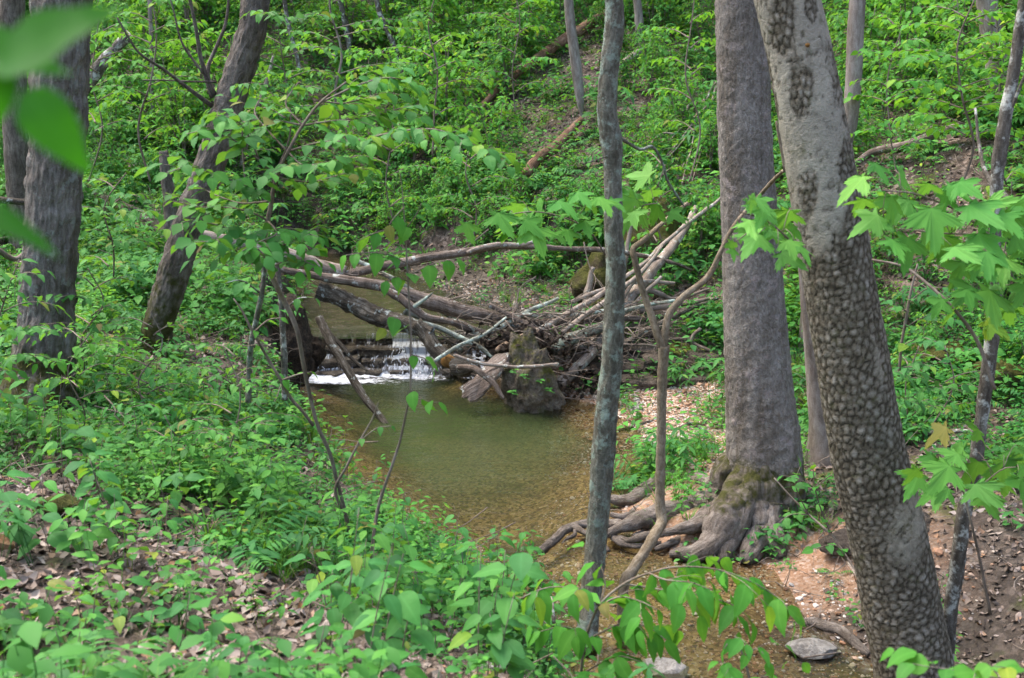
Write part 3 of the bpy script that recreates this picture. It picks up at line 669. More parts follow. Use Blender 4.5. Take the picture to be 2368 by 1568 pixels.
p = np.clip(gr*1.2 + .05*sa, 0, 1); p = np.where(dl < 0.05, np.maximum(p, .6*sstep(14.5, 10.5, y)), p); p = np.where((du > -.2) & (du < 2.2) & (wu > 1.2) & (y > 18), .16, p); k_ = (rg.random(len(x)) < p) & (h > -.3)
x, y, h, gr, dl = x[k_], y[k_], h[k_], gr[k_], dl[k_]
s = np.exp(rg.normal(-3.55, .45, len(x))); s = np.where(gr*rg.random(len(x)) > .93, s*2.0, s); s = np.clip(s, .012, .13)*np.where(dl < 0, .8, 1)
scatter('gravel', np.stack([x, y, h + s*.10], 1), rg.uniform(-.3, .3, (len(x), 3)) + np.stack([x*0, x*0, rg.uniform(0, 6.28, len(x))], 1), s, rg.integers(0, 5, len(x)), peb)

# ------------------------------------------------------------------ trees
def tree(label, rows, mat, cat='tree', name='tree', sides=14, step=.05, rough=.10, rscale=7, seed=0, flare=0.0, limbs=(), top=True, moss=None, wander=0.0, lump=0.0, extra=None, wet=None, ridge=None):
    P = pathpx(rows)
    if top:           # carry the trunk on above the picture
        a, b = np.array(P[0]), np.array(P[1]); d = (a - b)[:3]; d /= np.linalg.norm(d)
        P = [[*(a[:3] + d*4 + np.array([.1, 0, .3])), a[3]*.72], [*(a[:3] + d*2.6), a[3]*.82], [*(a[:3] + d*1.4), a[3]*.92], [*(a[:3] + d*.6), a[3]*.97]] + P
    P = P[::-1]        # foot first
    g0 = gz(P[0][0], P[0][1])[0]
    P0_ = list(P[0]); P0_[2] = min(P0_[2], g0) - .12
    if P0_[2] < P[0][2] - .05: P = [P0_] + P
    root = tag(empty(name, (P[0][0], P[0][1], g0)), label, cat)
    ex = extra
    if flare and extra is None:
        ph = seed*1.7
        ex = lambda s, a, L, C: 1 + (flare*np.exp(-s/.28))[:, None]*(1 + .45*np.cos(a*4 + ph) + .25*np.cos(a*7 + 2*ph))[None, :]
    child('trunk', tube_mesh('trunk', P, mat, sides=sides, step=step, rough=rough, rscale=rscale, seed=seed, wander=wander, lump=lump, extra=ex, ridge=ridge, moss_below=moss, wet_below=wet), root)
    for k, lb in enumerate(limbs):
        child('branch', tube_mesh('branch', pathpx(lb), mat, sides=8, step=.05, rough=.12, rscale=12, seed=seed + 31 + k, wander=.015), root)
    return root
gb = hit(80, 950)
tree('thick grey furrowed oak-like trunk at the far left, moss at its split foot', [(143,-20,124,10.5),(138,200,124,10.5),(128,400,120,10.5),(115,600,118,10.5),(108,750,122,10.5),(100,850,132,10.5),(88,940,150,10.4)],
     M['bark_oak'], ridge=(24, 5, .022), sides=110, step=.02, rough=.09, rscale=9, seed=3, flare=.35, moss=(2.0, 3.0), lump=.08)
tree('brown trunk leaning right, second from the left, forked twigs half way up', [(592,-20,64,13),(585,60,64,13),(548,180,68,13),(512,300,68,13),(470,430,70,13),(430,540,70,13),(398,650,70,13),(365,760,66,13)],
     M['bark_lean'], ridge=(24, 7, .014), sides=80, step=.022, rough=.10, rscale=9, seed=5, flare=.2, moss=(1.2, 4.0),
     limbs=[[(492,225,14,13),(470,150,11,12.9),(455,80,9,12.8),(438,0,8,12.7),(420,-80,6,12.7)],[(495,220,14,13),(480,160,10,13.1),(520,60,8,13.2),(530,-30,6,13.2)],
            [(490,245,12,13),(430,200,9,12.8),(380,160,7,12.6),(320,120,6,12.4),(270,40,4,12.3)],[(470,170,6,12.9),(420,100,5,12.9),(400,20,4,12.9),(385,-40,3,12.9)],[(500,190,5,13),(440,190,4,12.8),(330,185,3,12.7)]])
tree('slim straight grey-green lichened trunk standing in front of the log jam near the centre', [(1418,-20,42,9.2),(1421,60,45,9.2),(1408,170,43,9.2),(1404,260,46,9.2),(1414,330,50,9.2),(1417,400,42,9.2),(1418,520,44,9.2),(1424,620,46,9.2),(1420,740,47,9.2),(1414,850,50,9.2),(1402,950,52,9.2),(1394,1060,54,9.2),(1388,1150,50,9.2),(1378,1260,50,9.2),(1366,1380,50,9.1),(1356,1470,52,9.0),(1350,1530,60,8.95)],
     M['bark_slim'], ridge=(34, 9, .005), sides=48, step=.02, rough=.09, rscale=10, seed=8, lump=.06, moss=(-.1, .3),
     limbs=[[(1425,312,9,9.2),(1450,330,8,9.3),(1480,345,7,9.4),(1508,338,7,9.5),(1530,375,6,9.6),(1545,420,6,9.7),(1580,475,5,9.8)],[(1410,360,4,9.2),(1380,372,3,9.0),(1345,380,2,8.9)],[(1430,100,9,9.25),(1440,60,7,9.3),(1436,20,5,9.3)]])
# big grey trunk with its roots
def crp(x, y): return 1183.5 + x*.3522, 946.8 + y*.3522
big = tree('massive pinkish grey trunk on spreading mossy roots beside the pool', [(1712,-20,118,11.65),(1718,150,121,11.65),(1722,300,123,11.65),(1730,450,126,11.65),(1738,600,134,11.65),(1746,750,144,11.65),(1756,900,154,11.65),(1766,1020,170,11.65),(1768,1080,180,11.65),(1764,1130,200,11.65),(1758,1175,225,11.65)],
     M['bark_big'], ridge=(30, 24, .006), sides=150, step=.02, rough=.045, rscale=14, seed=12, moss=(.55, 1.35),
     extra=lambda s, a, L, C: 1 + (.10*np.exp(-s/.4))[:, None]*np.cos(a*5 + 1)[None, :])
def root_path(pts, z0, z1, start=None):
    n = len(pts); out = []
    for k, (x, y, w) in enumerate(pts):
        t = k/(n - 1); z = z0*.85 + (z1 - z0*.85)*t**.6
        u, v = crp(x, y); p = WZ(u, v, z); out.append([*p, px2m(w*.3522, p[1], v)/2])
    if start is not None: out = [list(start)] + out
    return out
ctr = W(1762, 1110, 11.65)
RT = [([(1330,490,110),(1180,475,85),(1060,425,75),(960,470,80),(900,530,95),(780,575,90),(660,585,60),(590,545,30)], .35, .07, 1),
      ([(1370,560,170),(1190,640,140),(1010,690,125),(850,745,120),(740,790,90),(620,830,50),(520,850,30)], .42, .04, 1),
      ([(1010,560,70),(900,600,60),(820,640,60),(740,690,50),(650,690,30)], .16, .03, 0),
      ([(800,770,75),(700,745,60),(600,735,60),(500,740,60),(400,790,62),(300,855,60),(180,935,45)], .14, .02, 0),
      ([(1420,640,190),(1260,730,130),(1150,790,80),(1040,825,55),(900,835,48),(780,850,38),(640,810,30)], .42, .05, 1),
      ([(1430,700,230),(1340,830,170),(1220,900,130),(1120,930,95),(1040,950,50)], .42, .02, 1),
      ([(1580,640,230),(1590,790,200),(1570,920,160),(1520,1010,90)], .42, .0, 1),
      ([(1660,650,240),(1700,800,190),(1740,900,150),(1770,985,70)], .40, .03, 1),
      ([(1780,610,220),(1900,720,160),(1970,840,120),(2020,930,80)], .42, .1, 1),
      ([(1500,700,170),(1430,830,150),(1400,930,120),(1390,1005,70)], .40, .0, 1),
      ([(650,800,45),(720,885,42),(850,905,42),(980,880,35)], .06, .03, 0),
      ([(1230,800,80),(1110,850,60),(990,900,45),(940,920,30)], .14, .02, 0),
      ([(1060,460,60),(1090,540,70),(1060,620,60),(1000,650,40)], .2, .06, 0),
      ([(430,740,30),(420,800,26),(360,840,24),(330,880,14)], .12, .04, 0),
      ([(500,760,40),(420,790,45),(520,850,40),(600,900,30),(640,930,20)], .06, .02, 0),
      ([(900,660,34),(820,700,28),(800,760,20),(860,800,14),(800,830,10)], .2, .07, 0),
      ([(1350,990,20),(1340,900,18),(1400,870,16),(1490,850,12)], .12, .1, 0)]
for k, (pts, z0, z1, at_trunk) in enumerate(RT):
    st = None
    path = root_path(pts, z0, z1)
    if at_trunk:
        q = np.array(path[0][:3]); d = q - ctr; d[2] = 0; d /= np.linalg.norm(d)
        path = [[*(ctr + d*.24 + np.array([0, 0, .36])), .10], [*(ctr + d*.38 + np.array([0, 0, .06])), .135]] + path
    child('root', tube_mesh('root', path, M['root'], sides=26, step=.022, rough=.30, rscale=9, seed=200 + k, lump=.3, wander=.07, ridge=(14, 5, .012), moss_below=(.58, .20) if at_trunk else (.5, .0), moss_amt=.57, wet_below=(.0, .09)), big)
# forked vine-like sapling
fk = tree('thin tan bent sapling forked into two arms between the slim trunk and the massive trunk', [(1536,800,26,9.7),(1531,900,23,9.7),(1529,1000,22,9.7),(1527,1100,22,9.7),(1526,1160,23,9.7),(1530,1205,26,9.65),(1512,1240,26,9.5),(1488,1280,24,9.35),(1462,1320,24,9.2),(1442,1360,24,9.1)],
     M['bark_vine'], 'sapling', 'sapling', sides=12, step=.025, rough=.2, rscale=16, seed=15, top=False, lump=.15,
     limbs=[[(1535,810,20,9.7),(1522,780,18,9.7),(1508,730,17,9.75),(1495,690,16,9.8),(1478,640,15,9.8),(1464,590,14,9.8),(1463,575,14,9.85),(1490,555,12,9.95),(1530,520,11,10.1),(1565,490,10,10.2),(1590,470,8,10.3)],
            [(1534,810,18,9.7),(1540,760,18,9.7),(1550,720,17,9.75),(1580,685,16,9.85),(1620,655,15,9.95),(1645,625,14,10),(1665,585,12,10),(1700,520,10,10.05),(1750,460,9,10.1),(1800,405,9,9.6),(1815,395,8,9.0)],
            [(1815,395,8,9.0),(1808,350,8,9.0),(1798,300,7,9.0),(1795,280,5,9.0)]])
# lichened slim tree at the right edge
tree('dark slim trunk with pale lichen patches curving along the right edge', [(2372,-20,26,7.6),(2360,60,27,7.6),(2340,190,27,7.6),(2325,270,30,7.6),(2310,370,30,7.6),(2303,470,27,7.6),(2300,600,28,7.6),(2298,720,32,7.6),(2288,830,31,7.6),(2268,980,30,7.6),(2250,1110,30,7.6),(2228,1190,32,7.6),(2215,1300,33,7.6),(2198,1420,32,7.6),(2185,1568,34,7.6)],
     M['bark_dark'], sides=16, step=.03, rough=.14, rscale=12, seed=17, lump=.12,
     limbs=[[(2303,440,14,7.6),(2275,390,10,7.8),(2262,330,8,8),(2255,250,6,8.1)],[(2312,440,16,7.6),(2345,475,14,7.4),(2400,540,12,7.2)],[(2330,260,9,7.6),(2365,180,7,7.5),(2390,120,5,7.5)]])
def plated():
    rows = [(1820,-20,142,7.5),(1842,100,143,7.5),(1862,220,147,7.5),(1885,340,150,7.5),(1906,460,155,7.5),(1930,600,158,7.5),(1955,740,160,7.5),(1980,880,163,7.5),(2002,1000,165,7.5),(2028,1130,170,7.5),(2055,1270,173,7.5),(2085,1420,176,7.5),(2112,1560,178,7.45),(2135,1680,200,7.4)]
    P = pathpx(rows); a, b = np.array(P[0]), np.array(P[1]); d = (a - b)[:3]; d /= np.linalg.norm(d)
    P = [[*(a[:3] + d*q_), a[3]*(1 - .07*q_)] for q_ in (3.2, 2.7, 2.2, 1.8, 1.4, 1.0, .65, .3)] + P; P = P[::-1]
    g0 = gz(P[0][0], P[0][1])[0]; P[0][2] = min(P[0][2], g0 - .1)
    root = tag(empty('tree', (P[0][0], P[0][1], g0)), 'big leaning trunk covered in grey scaly bark plates, in front of the massive trunk', 'tree')
    L = np.linalg.norm(np.diff(np.array(P)[:, :3], axis=0), axis=1).sum(); n = int(L/.011); sides = 150
    C4, s = catmull(P, n); C, R = C4[:, :3], C4[:, 3]; C = C + .02*np.stack([fbm(np.stack([s*1.2, s*0 + k, s*0], 1), 7, 2) for k in range(3)], 1)
    T, N, B = frames(C); a = np.arange(sides)/sides*2*math.pi; Rm = R.mean()
    U_ = (a[None, :]*Rm*np.ones((n, 1))).ravel(); S_ = np.repeat(s, sides); circ = 2*math.pi*Rm
    wv = np.stack([U_*3, S_*3, U_*0], 1); qw = np.stack([np.cos(U_/Rm), np.sin(U_/Rm), S_/Rm], 1); U2 = U_ + .022*fbm(qw*2, 3, 2) + .011*fbm(qw*11, 4, 3); S2 = S_ + .03*fbm(qw*2, 13, 2) + .013*fbm(qw*11, 14, 3)
    nc = 30; cu, cs = circ/nc, .060
    gi, gj = np.floor(U2/cu), np.floor(S2/cs); f1 = np.full(U2.shape, 9.); f2 = f1.copy(); cid = np.zeros(U2.shape)
    for di in (-1, 0, 1):
        for dj in (-1, 0, 1):
            ii, jj = gi + di, gj + dj; iw = np.mod(ii, nc)
            px_ = (ii + .12 + .76*_h(iw, jj, iw*0, 5) + .5*(jj % 2))*cu - .25*cu; py_ = (jj + .12 + .76*_h(iw, jj, iw*0, 6))*cs
            dd = np.hypot(U2 - px_, (S2 - py_)*.72)/cu
            m = dd < f1; f2 = np.where(m, f1, np.minimum(f2, dd)); cid = np.where(m, _h(iw, jj, iw*0, 7), cid); f1 = np.where(m, dd, f1)
    edge = f2 - f1
    q = np.stack([np.cos(U_/Rm)*1.1, np.sin(U_/Rm)*1.1, S_*.9], 1)
    vis_u = np.mod(a + 0, 2*math.pi)
    h_top = S_/L
    # lower two thirds fully plated, upper part with bald patches
    bald = sstep(.36, .52, h_top + .22*fbm(q, 23, 3)) * sstep(.10, -.12, fbm(q*1.4, 29, 3) + .05)
    wearpt = W(2095, 1225, 7.3); Q0 = (C[:, None, :] + (N[:, None, :]*np.cos(a)[None, :, None] + B[:, None, :]*np.sin(a)[None, :, None])*R[:, None, None]).reshape(-1, 3)
    wear = sstep(.34, .1, np.linalg.norm((Q0 - wearpt)*np.array([1.6, 1, .8]), axis=1))
    for (bu, bv, rad) in ((1905, 330, .30), (1890, 200, .26), (1925, 450, .25), (1865, 100, .14), (1895, 540, .16)):
        bald = np.maximum(bald, sstep(1.25, .75, np.linalg.norm((Q0 - W(bu, bv, 7.3))*np.array([1.9, 1, 1]), axis=1)/rad + .35*fbm(Q0*6, 44, 3)))
    for (bu, bv, rad) in ((1810, 60, .17), (1855, 220, .13), (1960, 380, .12), (1985, 480, .16), (1870, 450, .12), (1975, 560, .2), (1880, 10, .1)):
        bald = bald*(1 - sstep(1.2, .8, np.linalg.norm((Q0 - W(bu, bv, 7.3))*np.array([2.0, 1, .8]), axis=1)/rad + .3*fbm(Q0*7, 47, 3)))
    rough = np.clip(1 - bald, 0, 1)*(1 - .8*wear); rough = np.clip(rough + .55*sstep(.18, .34, fbm(qw*5, 77, 3)), 0, 1)
    plate = sstep(.0, .22 + .14*vnoise(np.stack([U_*9, S_*9, U_*0], 1), 55), edge)
    disp = rough*(plate*.0065 + (cid - .5)*.004*plate + .006*fbm(Q0*np.array([45, 45, 30]), 10, 3) - .003) + .004*fbm(Q0*np.array([34, 34, 22]), 9, 3) + (1 - rough)*.006
    # a scar with a knot
    disp -= .05*np.exp(-(np.linalg.norm((Q0 - W(1828, 445, 7.35))*np.array([1.6, .6, 1]), axis=1)/.05)**2)
    V = Q0 + ((N[:, None, :]*np.cos(a)[None, :, None] + B[:, None, :]*np.sin(a)[None, :, None]).reshape(-1, 3))*disp[:, None]
    i = np.arange(n - 1)[:, None]*sides; k = np.arange(sides)[None, :]; k2 = (k + 1) % sides
    Fq = np.stack([i + k, i + k2, i + sides + k2, i + sides + k], -1).reshape(-1, 4)
    child('trunk', mesh_np('trunk', V, Fq, M['bark_plate'], {'plate': 1 - rough*(1 - plate), 'cell': cid, 'rough': rough, 'mid': sstep(.10, .95, edge)}), root)
    kn = rock_mesh('knot', (.035, .03, .03), M['wood_orange'], 2, sub=2); o = obj('knot', kn, root); o.location = Vector(W(1868, 104, 7.28)) - root.location
plated()
# further trees
far_trees = [
 ('pale grey trunk curving up behind the plated trunk at the upper right', [(1984,-20,38,15),(1978,80,38,15),(1974,180,38,15),(1966,270,38,15),(1950,350,34,15),(1925,440,30,15),(1895,560,28,15),(1870,680,26,15),(1858,800,26,14.8)], M['bark_grey'], .0),
 ('grey trunk with mossy foot standing between the massive trunk and the plated trunk', [(1855,560,26,14.2),(1868,700,34,14.2),(1880,800,42,14.2),(1892,900,52,14.2),(1902,1000,62,14.1),(1905,1060,80,14)], M['bark_grey'], .3),
 ('slender pale trunk with a sharp pointed foot high on the middle of the far slope', [(1313,-20,22,24),(1320,60,23,24),(1328,120,24,24),(1337,190,24,24),(1343,245,16,24),(1346,270,8,24)], M['bark_grey'], 0),
 ('slender grey trunk at the top just right of the slim central trunk', [(1472,-20,18,26),(1478,50,20,26),(1483,120,26,26)], M['bark_grey'], .3),
 ('broad brown-grey trunk half hidden by foliage at the upper right corner', [(2280,-20,46,20),(2290,60,46,20),(2302,130,50,20),(2310,220,52,20)], M['bark_grey'], .1),
 ('thin pale stem standing on the upper right slope', [(2128,-20,9,22),(2132,40,10,22),(2136,85,9,22)], M['bark_grey'], 0),
 ('dark trunk at the left edge behind the thick oak-like trunk', [(28,-20,56,16),(30,150,56,16),(40,330,60,16),(52,480,66,16),(60,570,74,16)], M['bark_lean'], .1),
 ('thin grey trunk at the top left of centre on the far slope', [(868,-20,12,24),(878,30,12,24),(900,80,12,24),(925,140,11,24),(935,200,10,24)], M['bark_dark'], 0),
 ('dark thin trunk leaning at the top of the far left slope', [(782,-20,12,26),(795,40,13,26),(806,100,13,26),(812,160,12,26)], M['bark_dark'], 0),
 ('dark thin stem at the upper left beside the leaning brown trunk', [(655,-20,10,22),(668,60,10,22),(690,150,9,22),(700,240,9,22)], M['bark_dark'], 0),
 ('straight grey stem rising at the top left between the oak-like and the leaning trunk', [(345,-20,9,20),(350,100,9,20),(352,220,9,20),(356,330,9,20)], M['bark_grey'], 0),
 ('brown slim trunk far right near the top behind the lichened trunk', [(2210,-20,12,24),(2213,60,12,24),(2218,130,12,24)], M['bark_grey'], 0),
]
for k, (lb, rows, mt, fl) in enumerate(far_trees):
    Yf = hit(rows[-1][0], rows[-1][1] + 12)[1]; rows = [(u, v, w, Yf + .02*(k % 3)) for u, v, w, _ in rows]
    tree(lb, rows, mt, sides=14, step=.08, seed=60 + k, flare=fl, rough=.1)
# stubs and snags standing up
def log(name, label, cat, rows, mat, foot=False, **kw):
    if foot:
        lo = max(rows, key=lambda q: q[1]); Yf = hit(lo[0], lo[1] + 8)[1]; rows = [(u, v, w, Yf) for u, v, w, _ in rows]
    P = pathpx(rows); kw.setdefault('sides', 12); kw.setdefault('step', .04); kw.setdefault('rough', .16); kw.setdefault('rscale', 9); kw.setdefault('jag', .03); kw.setdefault('wander', .025); kw['sides'] = kw['sides'] + 6; kw.setdefault('ridge', (30, 4, .0035))
    V, Fs, uv, at = tube(P, **kw); c = V.mean(0)
    o = obj(name, mesh_np(name, V - c, Fs, mat, at, uv)); o.location = c
    return tag(o, label, cat)
log('tree_stump', 'short brown broken stump standing among bright green plants left of the leaning trunk', 'stump', [(378,350,20,17),(388,420,28,17),(394,500,32,17),(396,580,36,17)][::-1], M['bark_lean'], sides=16, foot=True)
log('snag', 'thin white bare broken pole right of the leaning brown trunk', 'dead stem', [(632,130,6,15.5),(622,170,9,15.5),(606,220,12,15.5),(590,275,11,15.5),(570,330,12,15.5),(555,385,8,15.5)], M['log_pale'], foot=True)
log('leaning_trunk', 'dark leaning trunk crossing up to the right behind the thick left trunk', 'dead tree', [(300,80,24,15),(270,110,24,15),(232,150,30,15),(205,185,36,15),(170,240,40,15),(120,330,40,15),(60,440,42,15),(20,520,44,15)], M['bark_dark'], sides=16, foot=True)
log('snag', 'bare orange-tan broken snag beside the pale curving trunk at the upper right', 'dead stem', [(1972,0,9,18),(1962,60,12,18),(1948,90,16,18),(1936,130,12,18)], M['wood_tan'], foot=True)
log('snag', 'pale knobby broken branch standing upright in the jam left of the slim trunk', 'dead stem', [(1372,618,8,19),(1367,640,13,19),(1362,665,16,19),(1355,695,18,18.9),(1350,722,16,18.8)], M['log_pale'], lump=.5, rscale=16)
log('snag', 'tall thin pale stick standing up just behind the slim trunk', 'dead stem', [(1462,505,8,19.3),(1452,560,10,19.3),(1443,610,11,19.2),(1432,680,12,19.2),(1425,740,10,19.1)], M['log_pale'])
log('snag', 'pale split stick standing in the jam above the boulder', 'dead stem', [(1162,738,6,17.3),(1168,755,9,17.3),(1178,782,13,17.2)], M['log_pale'])
# ------------------------------------------------------------------ the log jam
log('log', 'long grey log end with pale lichen lying on the upper left of the jam', 'log', [(430,535,22,16.4),(520,556,28,16.5),(600,572,30,16.7),(680,592,32,16.9),(740,614,32,17),(798,630,30,17)], M['log_pale'], sides=18, lump=.15)
log('branch', 'long thin arching branch crossing the top of the log jam', 'branch', [(785,640,20,17),(840,626,21,17.1),(900,612,21,17.2),(960,600,21,17.4),(1010,592,20,17.6),(1080,582,19,17.8),(1150,572,17,18),(1225,570,15,18.2),(1300,576,12,18.4),(1390,578,13,18.6),(1480,590,11,18.9),(1560,608,8,19.1),(1600,625,6,19.3)], M['log_brown'], sides=14)
log('branch', 'short upper branch lying parallel on top of the long arching branch', 'branch', [(1080,585,9,17.7),(1115,573,12,17.75),(1150,566,13,17.8),(1190,566,12,17.9),(1225,560,10,17.95),(1246,554,7,18)], M['log_pale'])
log('log', 'long smooth brown log running from the left bank across the jam centre', 'log', [(590,600,14,16.6),(655,624,15,16.6),(720,634,17,16.7),(770,642,22,16.7),(830,652,24,16.7),(880,660,26,16.75),(920,674,28,16.8),(970,694,34,16.9),(1020,706,38,16.95),(1075,722,34,17),(1130,732,28,17.1),(1180,738,24,17.2),(1250,746,20,17.3),(1330,742,18,17.4),(1400,736,16,17.5),(1480,736,14,17.6)], M['log_brown'], sides=18, lump=.12)
log('branch', 'grey lichened branch lying along the right end of the central brown log', 'branch', [(1170,732,10,17.1),(1230,729,12,17.2),(1300,728,12,17.3),(1370,722,12,17.4),(1440,716,11,17.5),(1500,706,9,17.7),(1560,695,7,17.9)], M['log_lichen'])
log('branch', 'brown fork that dives below the central log from its left shoulder', 'branch', [(880,664,16,16.7),(925,690,20,16.6),(960,716,20,16.6),(985,732,18,16.6),(1040,742,16,16.7),(1080,756,18,16.8),(1120,776,16,16.9),(1150,800,14,17)], M['log_brown'])
log('branch', 'dark straight branch slanting down to the right behind the boulder', 'branch', [(1010,715,12,17.3),(1085,730,14,17.2),(1160,748,17,17.1),(1220,765,18,17),(1280,782,17,17),(1340,800,16,17)], M['log_shaggy'], lump=.1)
log('log', 'thick dark shaggy log leaning down from the left bank', 'log', [(735,668,44,16.8),(775,684,42,16.8),(820,706,42,16.7),(870,728,44,16.6),(920,744,40,16.5),(960,756,36,16.4),(1000,772,30,16.3)], M['log_shaggy'], sides=26, step=.025, rough=.32, rscale=12, lump=.25)
log('log', 'broken shaggy log piece hanging above the pool', 'log', [(962,748,34,16.35),(985,775,34,16.3),(1004,802,34,16.2),(1030,828,32,16.1),(1052,846,26,16.0)], M['log_shaggy'], sides=18, rough=.3, jag=.08)
log('log_end', 'torn orange rotten wood at the end of the broken shaggy log', 'wood piece', [(1030,826,28,16.02),(1042,838,30,15.98),(1056,852,22,15.94)], M['wood_orange'], sides=14, rough=.5, jag=.1)
log('branch', 'lichen covered greenish branch running down from the shaggy log, the lower one', 'branch', [(905,742,12,16.5),(960,745,13,16.5),(1010,756,12,16.5),(1050,772,12,16.5),(1090,790,11,16.4),(1120,808,10,16.4),(1150,838,8,16.3)], M['log_lichen'])
log('branch', 'lichen covered greenish branch running down from the shaggy log, the upper one', 'branch', [(935,722,12,16.8),(990,738,15,16.8),(1050,744,15,16.8),(1085,756,14,16.8),(1110,776,13,16.8),(1145,800,12,16.7)], M['log_lichen'])
log('log', 'dark bare pole slanting from the left bank into the pool', 'log', [(738,735,20,16.3),(762,785,22,16.1),(790,835,20,15.9),(820,880,20,15.7),(850,925,18,15.5),(880,965,16,15.3),(912,1000,12,15.1)], M['log_shaggy'], sides=14)
log('branch', 'thin dark stick beside the pole that slants into the pool', 'branch', [(765,775,10,16.4),(790,800,10,16.3),(820,835,8,16.2),(850,858,5,16.1)], M['log_shaggy'])
log('log', 'long pale leaning log rising from the gravel bar behind the slim trunk', 'log', [(1292,888,26,16.4),(1325,862,26,16.6),(1365,815,24,17),(1400,768,26,17.4),(1440,712,26,18),(1480,662,24,18.5),(1520,612,24,19),(1555,570,22,19.4),(1585,525,18,19.8),(1610,480,14,20.2)], M['log_pale'], sides=16, lump=.12)
log('branch', 'thin pale pole leaning beside the long pale log, above it', 'branch', [(1435,700,9,17.9),(1470,640,10,18.3),(1500,600,10,18.7),(1560,540,9,19.1),(1640,480,8,19.6),(1700,430,6,20)], M['log_pale'])
log('branch', 'pale thin branch leaning from the forked sapling up to the right', 'branch', [(1430,745,8,18),(1470,700,9,18.1),(1500,665,9,18.2),(1530,640,8,18.3)], M['log_pale'])
log('log', 'mossy grey short log lying right of the boulder toward the slim trunk', 'log', [(1280,812,24,16.5),(1310,790,26,16.7),(1345,772,26,17),(1385,756,24,17.2),(1420,742,20,17.5)], M['bark_slim'], sides=16, lump=.25, rough=.25)
log('stick', 'thin bare pale stick lying across the front of the boulder', 'stick', [(1050,822,8,15.4),(1100,838,9,15.4),(1160,845,8,15.4),(1220,846,8,15.4),(1290,842,8,15.5)], M['log_pale'])
log('root', 'twisted brown root curling down to the water left of the boulder', 'root', [(1060,850,14,15.7),(1095,852,14,15.5),(1120,868,14,15.4),(1142,888,13,15.3),(1152,905,11,15.25),(1165,922,7,15.2)], M['log_brown'])
log('stick', 'short tan stick lying on top of the debris above the boulder', 'stick', [(1148,812,10,16.2),(1170,798,12,16.25),(1195,785,12,16.3),(1220,770,10,16.35)], M['wood_tan'])
log('stick', 'small curved brown stick pointing up behind the boulder', 'stick', [(1215,820,10,16.6),(1226,795,11,16.6),(1236,775,10,16.6),(1252,762,6,16.6)], M['log_brown'])
log('branch', 'broken brown stub poking up out of the central log', 'branch', [(935,725,8,16.6),(960,708,10,16.55),(985,690,8,16.5),(1000,678,4,16.5)], M['log_lichen'])
log('log', 'grey decayed log behind the boulder and the leaning pale log', 'log', [(1250,810,26,17.3),(1300,805,24,17.4),(1360,800,20,17.5),(1430,790,16,17.7)], M['log_shaggy'])
for k, (a, lb) in enumerate([([(1480,720,12,18.2),(1560,705,12,18.3),(1640,690,8,18.4)], 'dark branch lying on the leafy bank behind the forked sapling, upper of two'),
        ([(1490,740,10,18),(1560,728,12,18),(1620,722,10,18.1),(1680,735,7,18.1)], 'dark branch lying on the leafy bank behind the forked sapling, lower of two'),
        ([(1440,690,12,18.2),(1500,672,14,18.3),(1560,690,10,18.4),(1640,668,6,18.5)], 'grey branch lying below the mossy rock face'),
        ([(1640,850,8,16.5),(1600,860,9,16.4),(1660,820,8,16.8),(1700,790,8,17)], 'bent root-like stick lying beside the massive trunk on the ledge'),
        ([(1620,760,8,17),(1600,790,8,17),(1640,810,8,16.9),(1680,830,8,16.8)], 'curved thin stick on the dark ledge left of the massive trunk')]):
    log('stick', lb, 'stick', a, M['log_shaggy'] if k % 2 else M['twig'])
for rows, mt, lb in (
    ([(1165,812,12,16.6),(1240,765,13,16.9),(1330,715,13,17.4),(1420,660,11,18),(1500,600,8,18.6)], 'log_pale', 'pale straight limb rising from behind the boulder to the right bank'),
    ([(1060,812,11,16.6),(1130,770,12,16.8),(1210,725,11,17.2),(1290,690,8,17.6)], 'log_lichen', 'lichened limb slanting up to the right above the boulder'),
    ([(1300,770,12,17),(1370,715,12,17.4),(1440,665,11,17.9),(1500,610,9,18.4),(1530,570,6,18.8)], 'log_pale', 'pale crooked limb between the two leaning logs of the jam'),
    ([(1440,800,13,17.2),(1510,755,13,17.5),(1580,720,11,17.8),(1660,690,8,18)], 'log_shaggy', 'dark limb propped against the bank behind the forked sapling'),
    ([(1320,700,10,17.9),(1400,668,11,18.1),(1480,650,10,18.3),(1560,655,7,18.5)], 'log_pale', 'thin pale limb lying level under the mossy rock face'),
    ([(1130,705,12,17),(1200,740,13,17),(1280,780,12,16.9),(1360,812,10,16.9)], 'log_brown', 'brown limb sloping down to the right across the dark branch'),
    ([(1000,840,8,15.8),(1060,800,9,16),(1120,770,8,16.2),(1170,735,6,16.4)], 'log_lichen', 'slender lichened limb crossing the torn orange wood'),
    ([(820,600,10,17.4),(900,640,12,17.3),(980,690,12,17.2),(1060,745,10,17.1)], 'log_lichen', 'grey limb crossing under the arching branch to the jam centre')):
    log('branch', lb, 'branch', rows, M[mt], lump=.12)
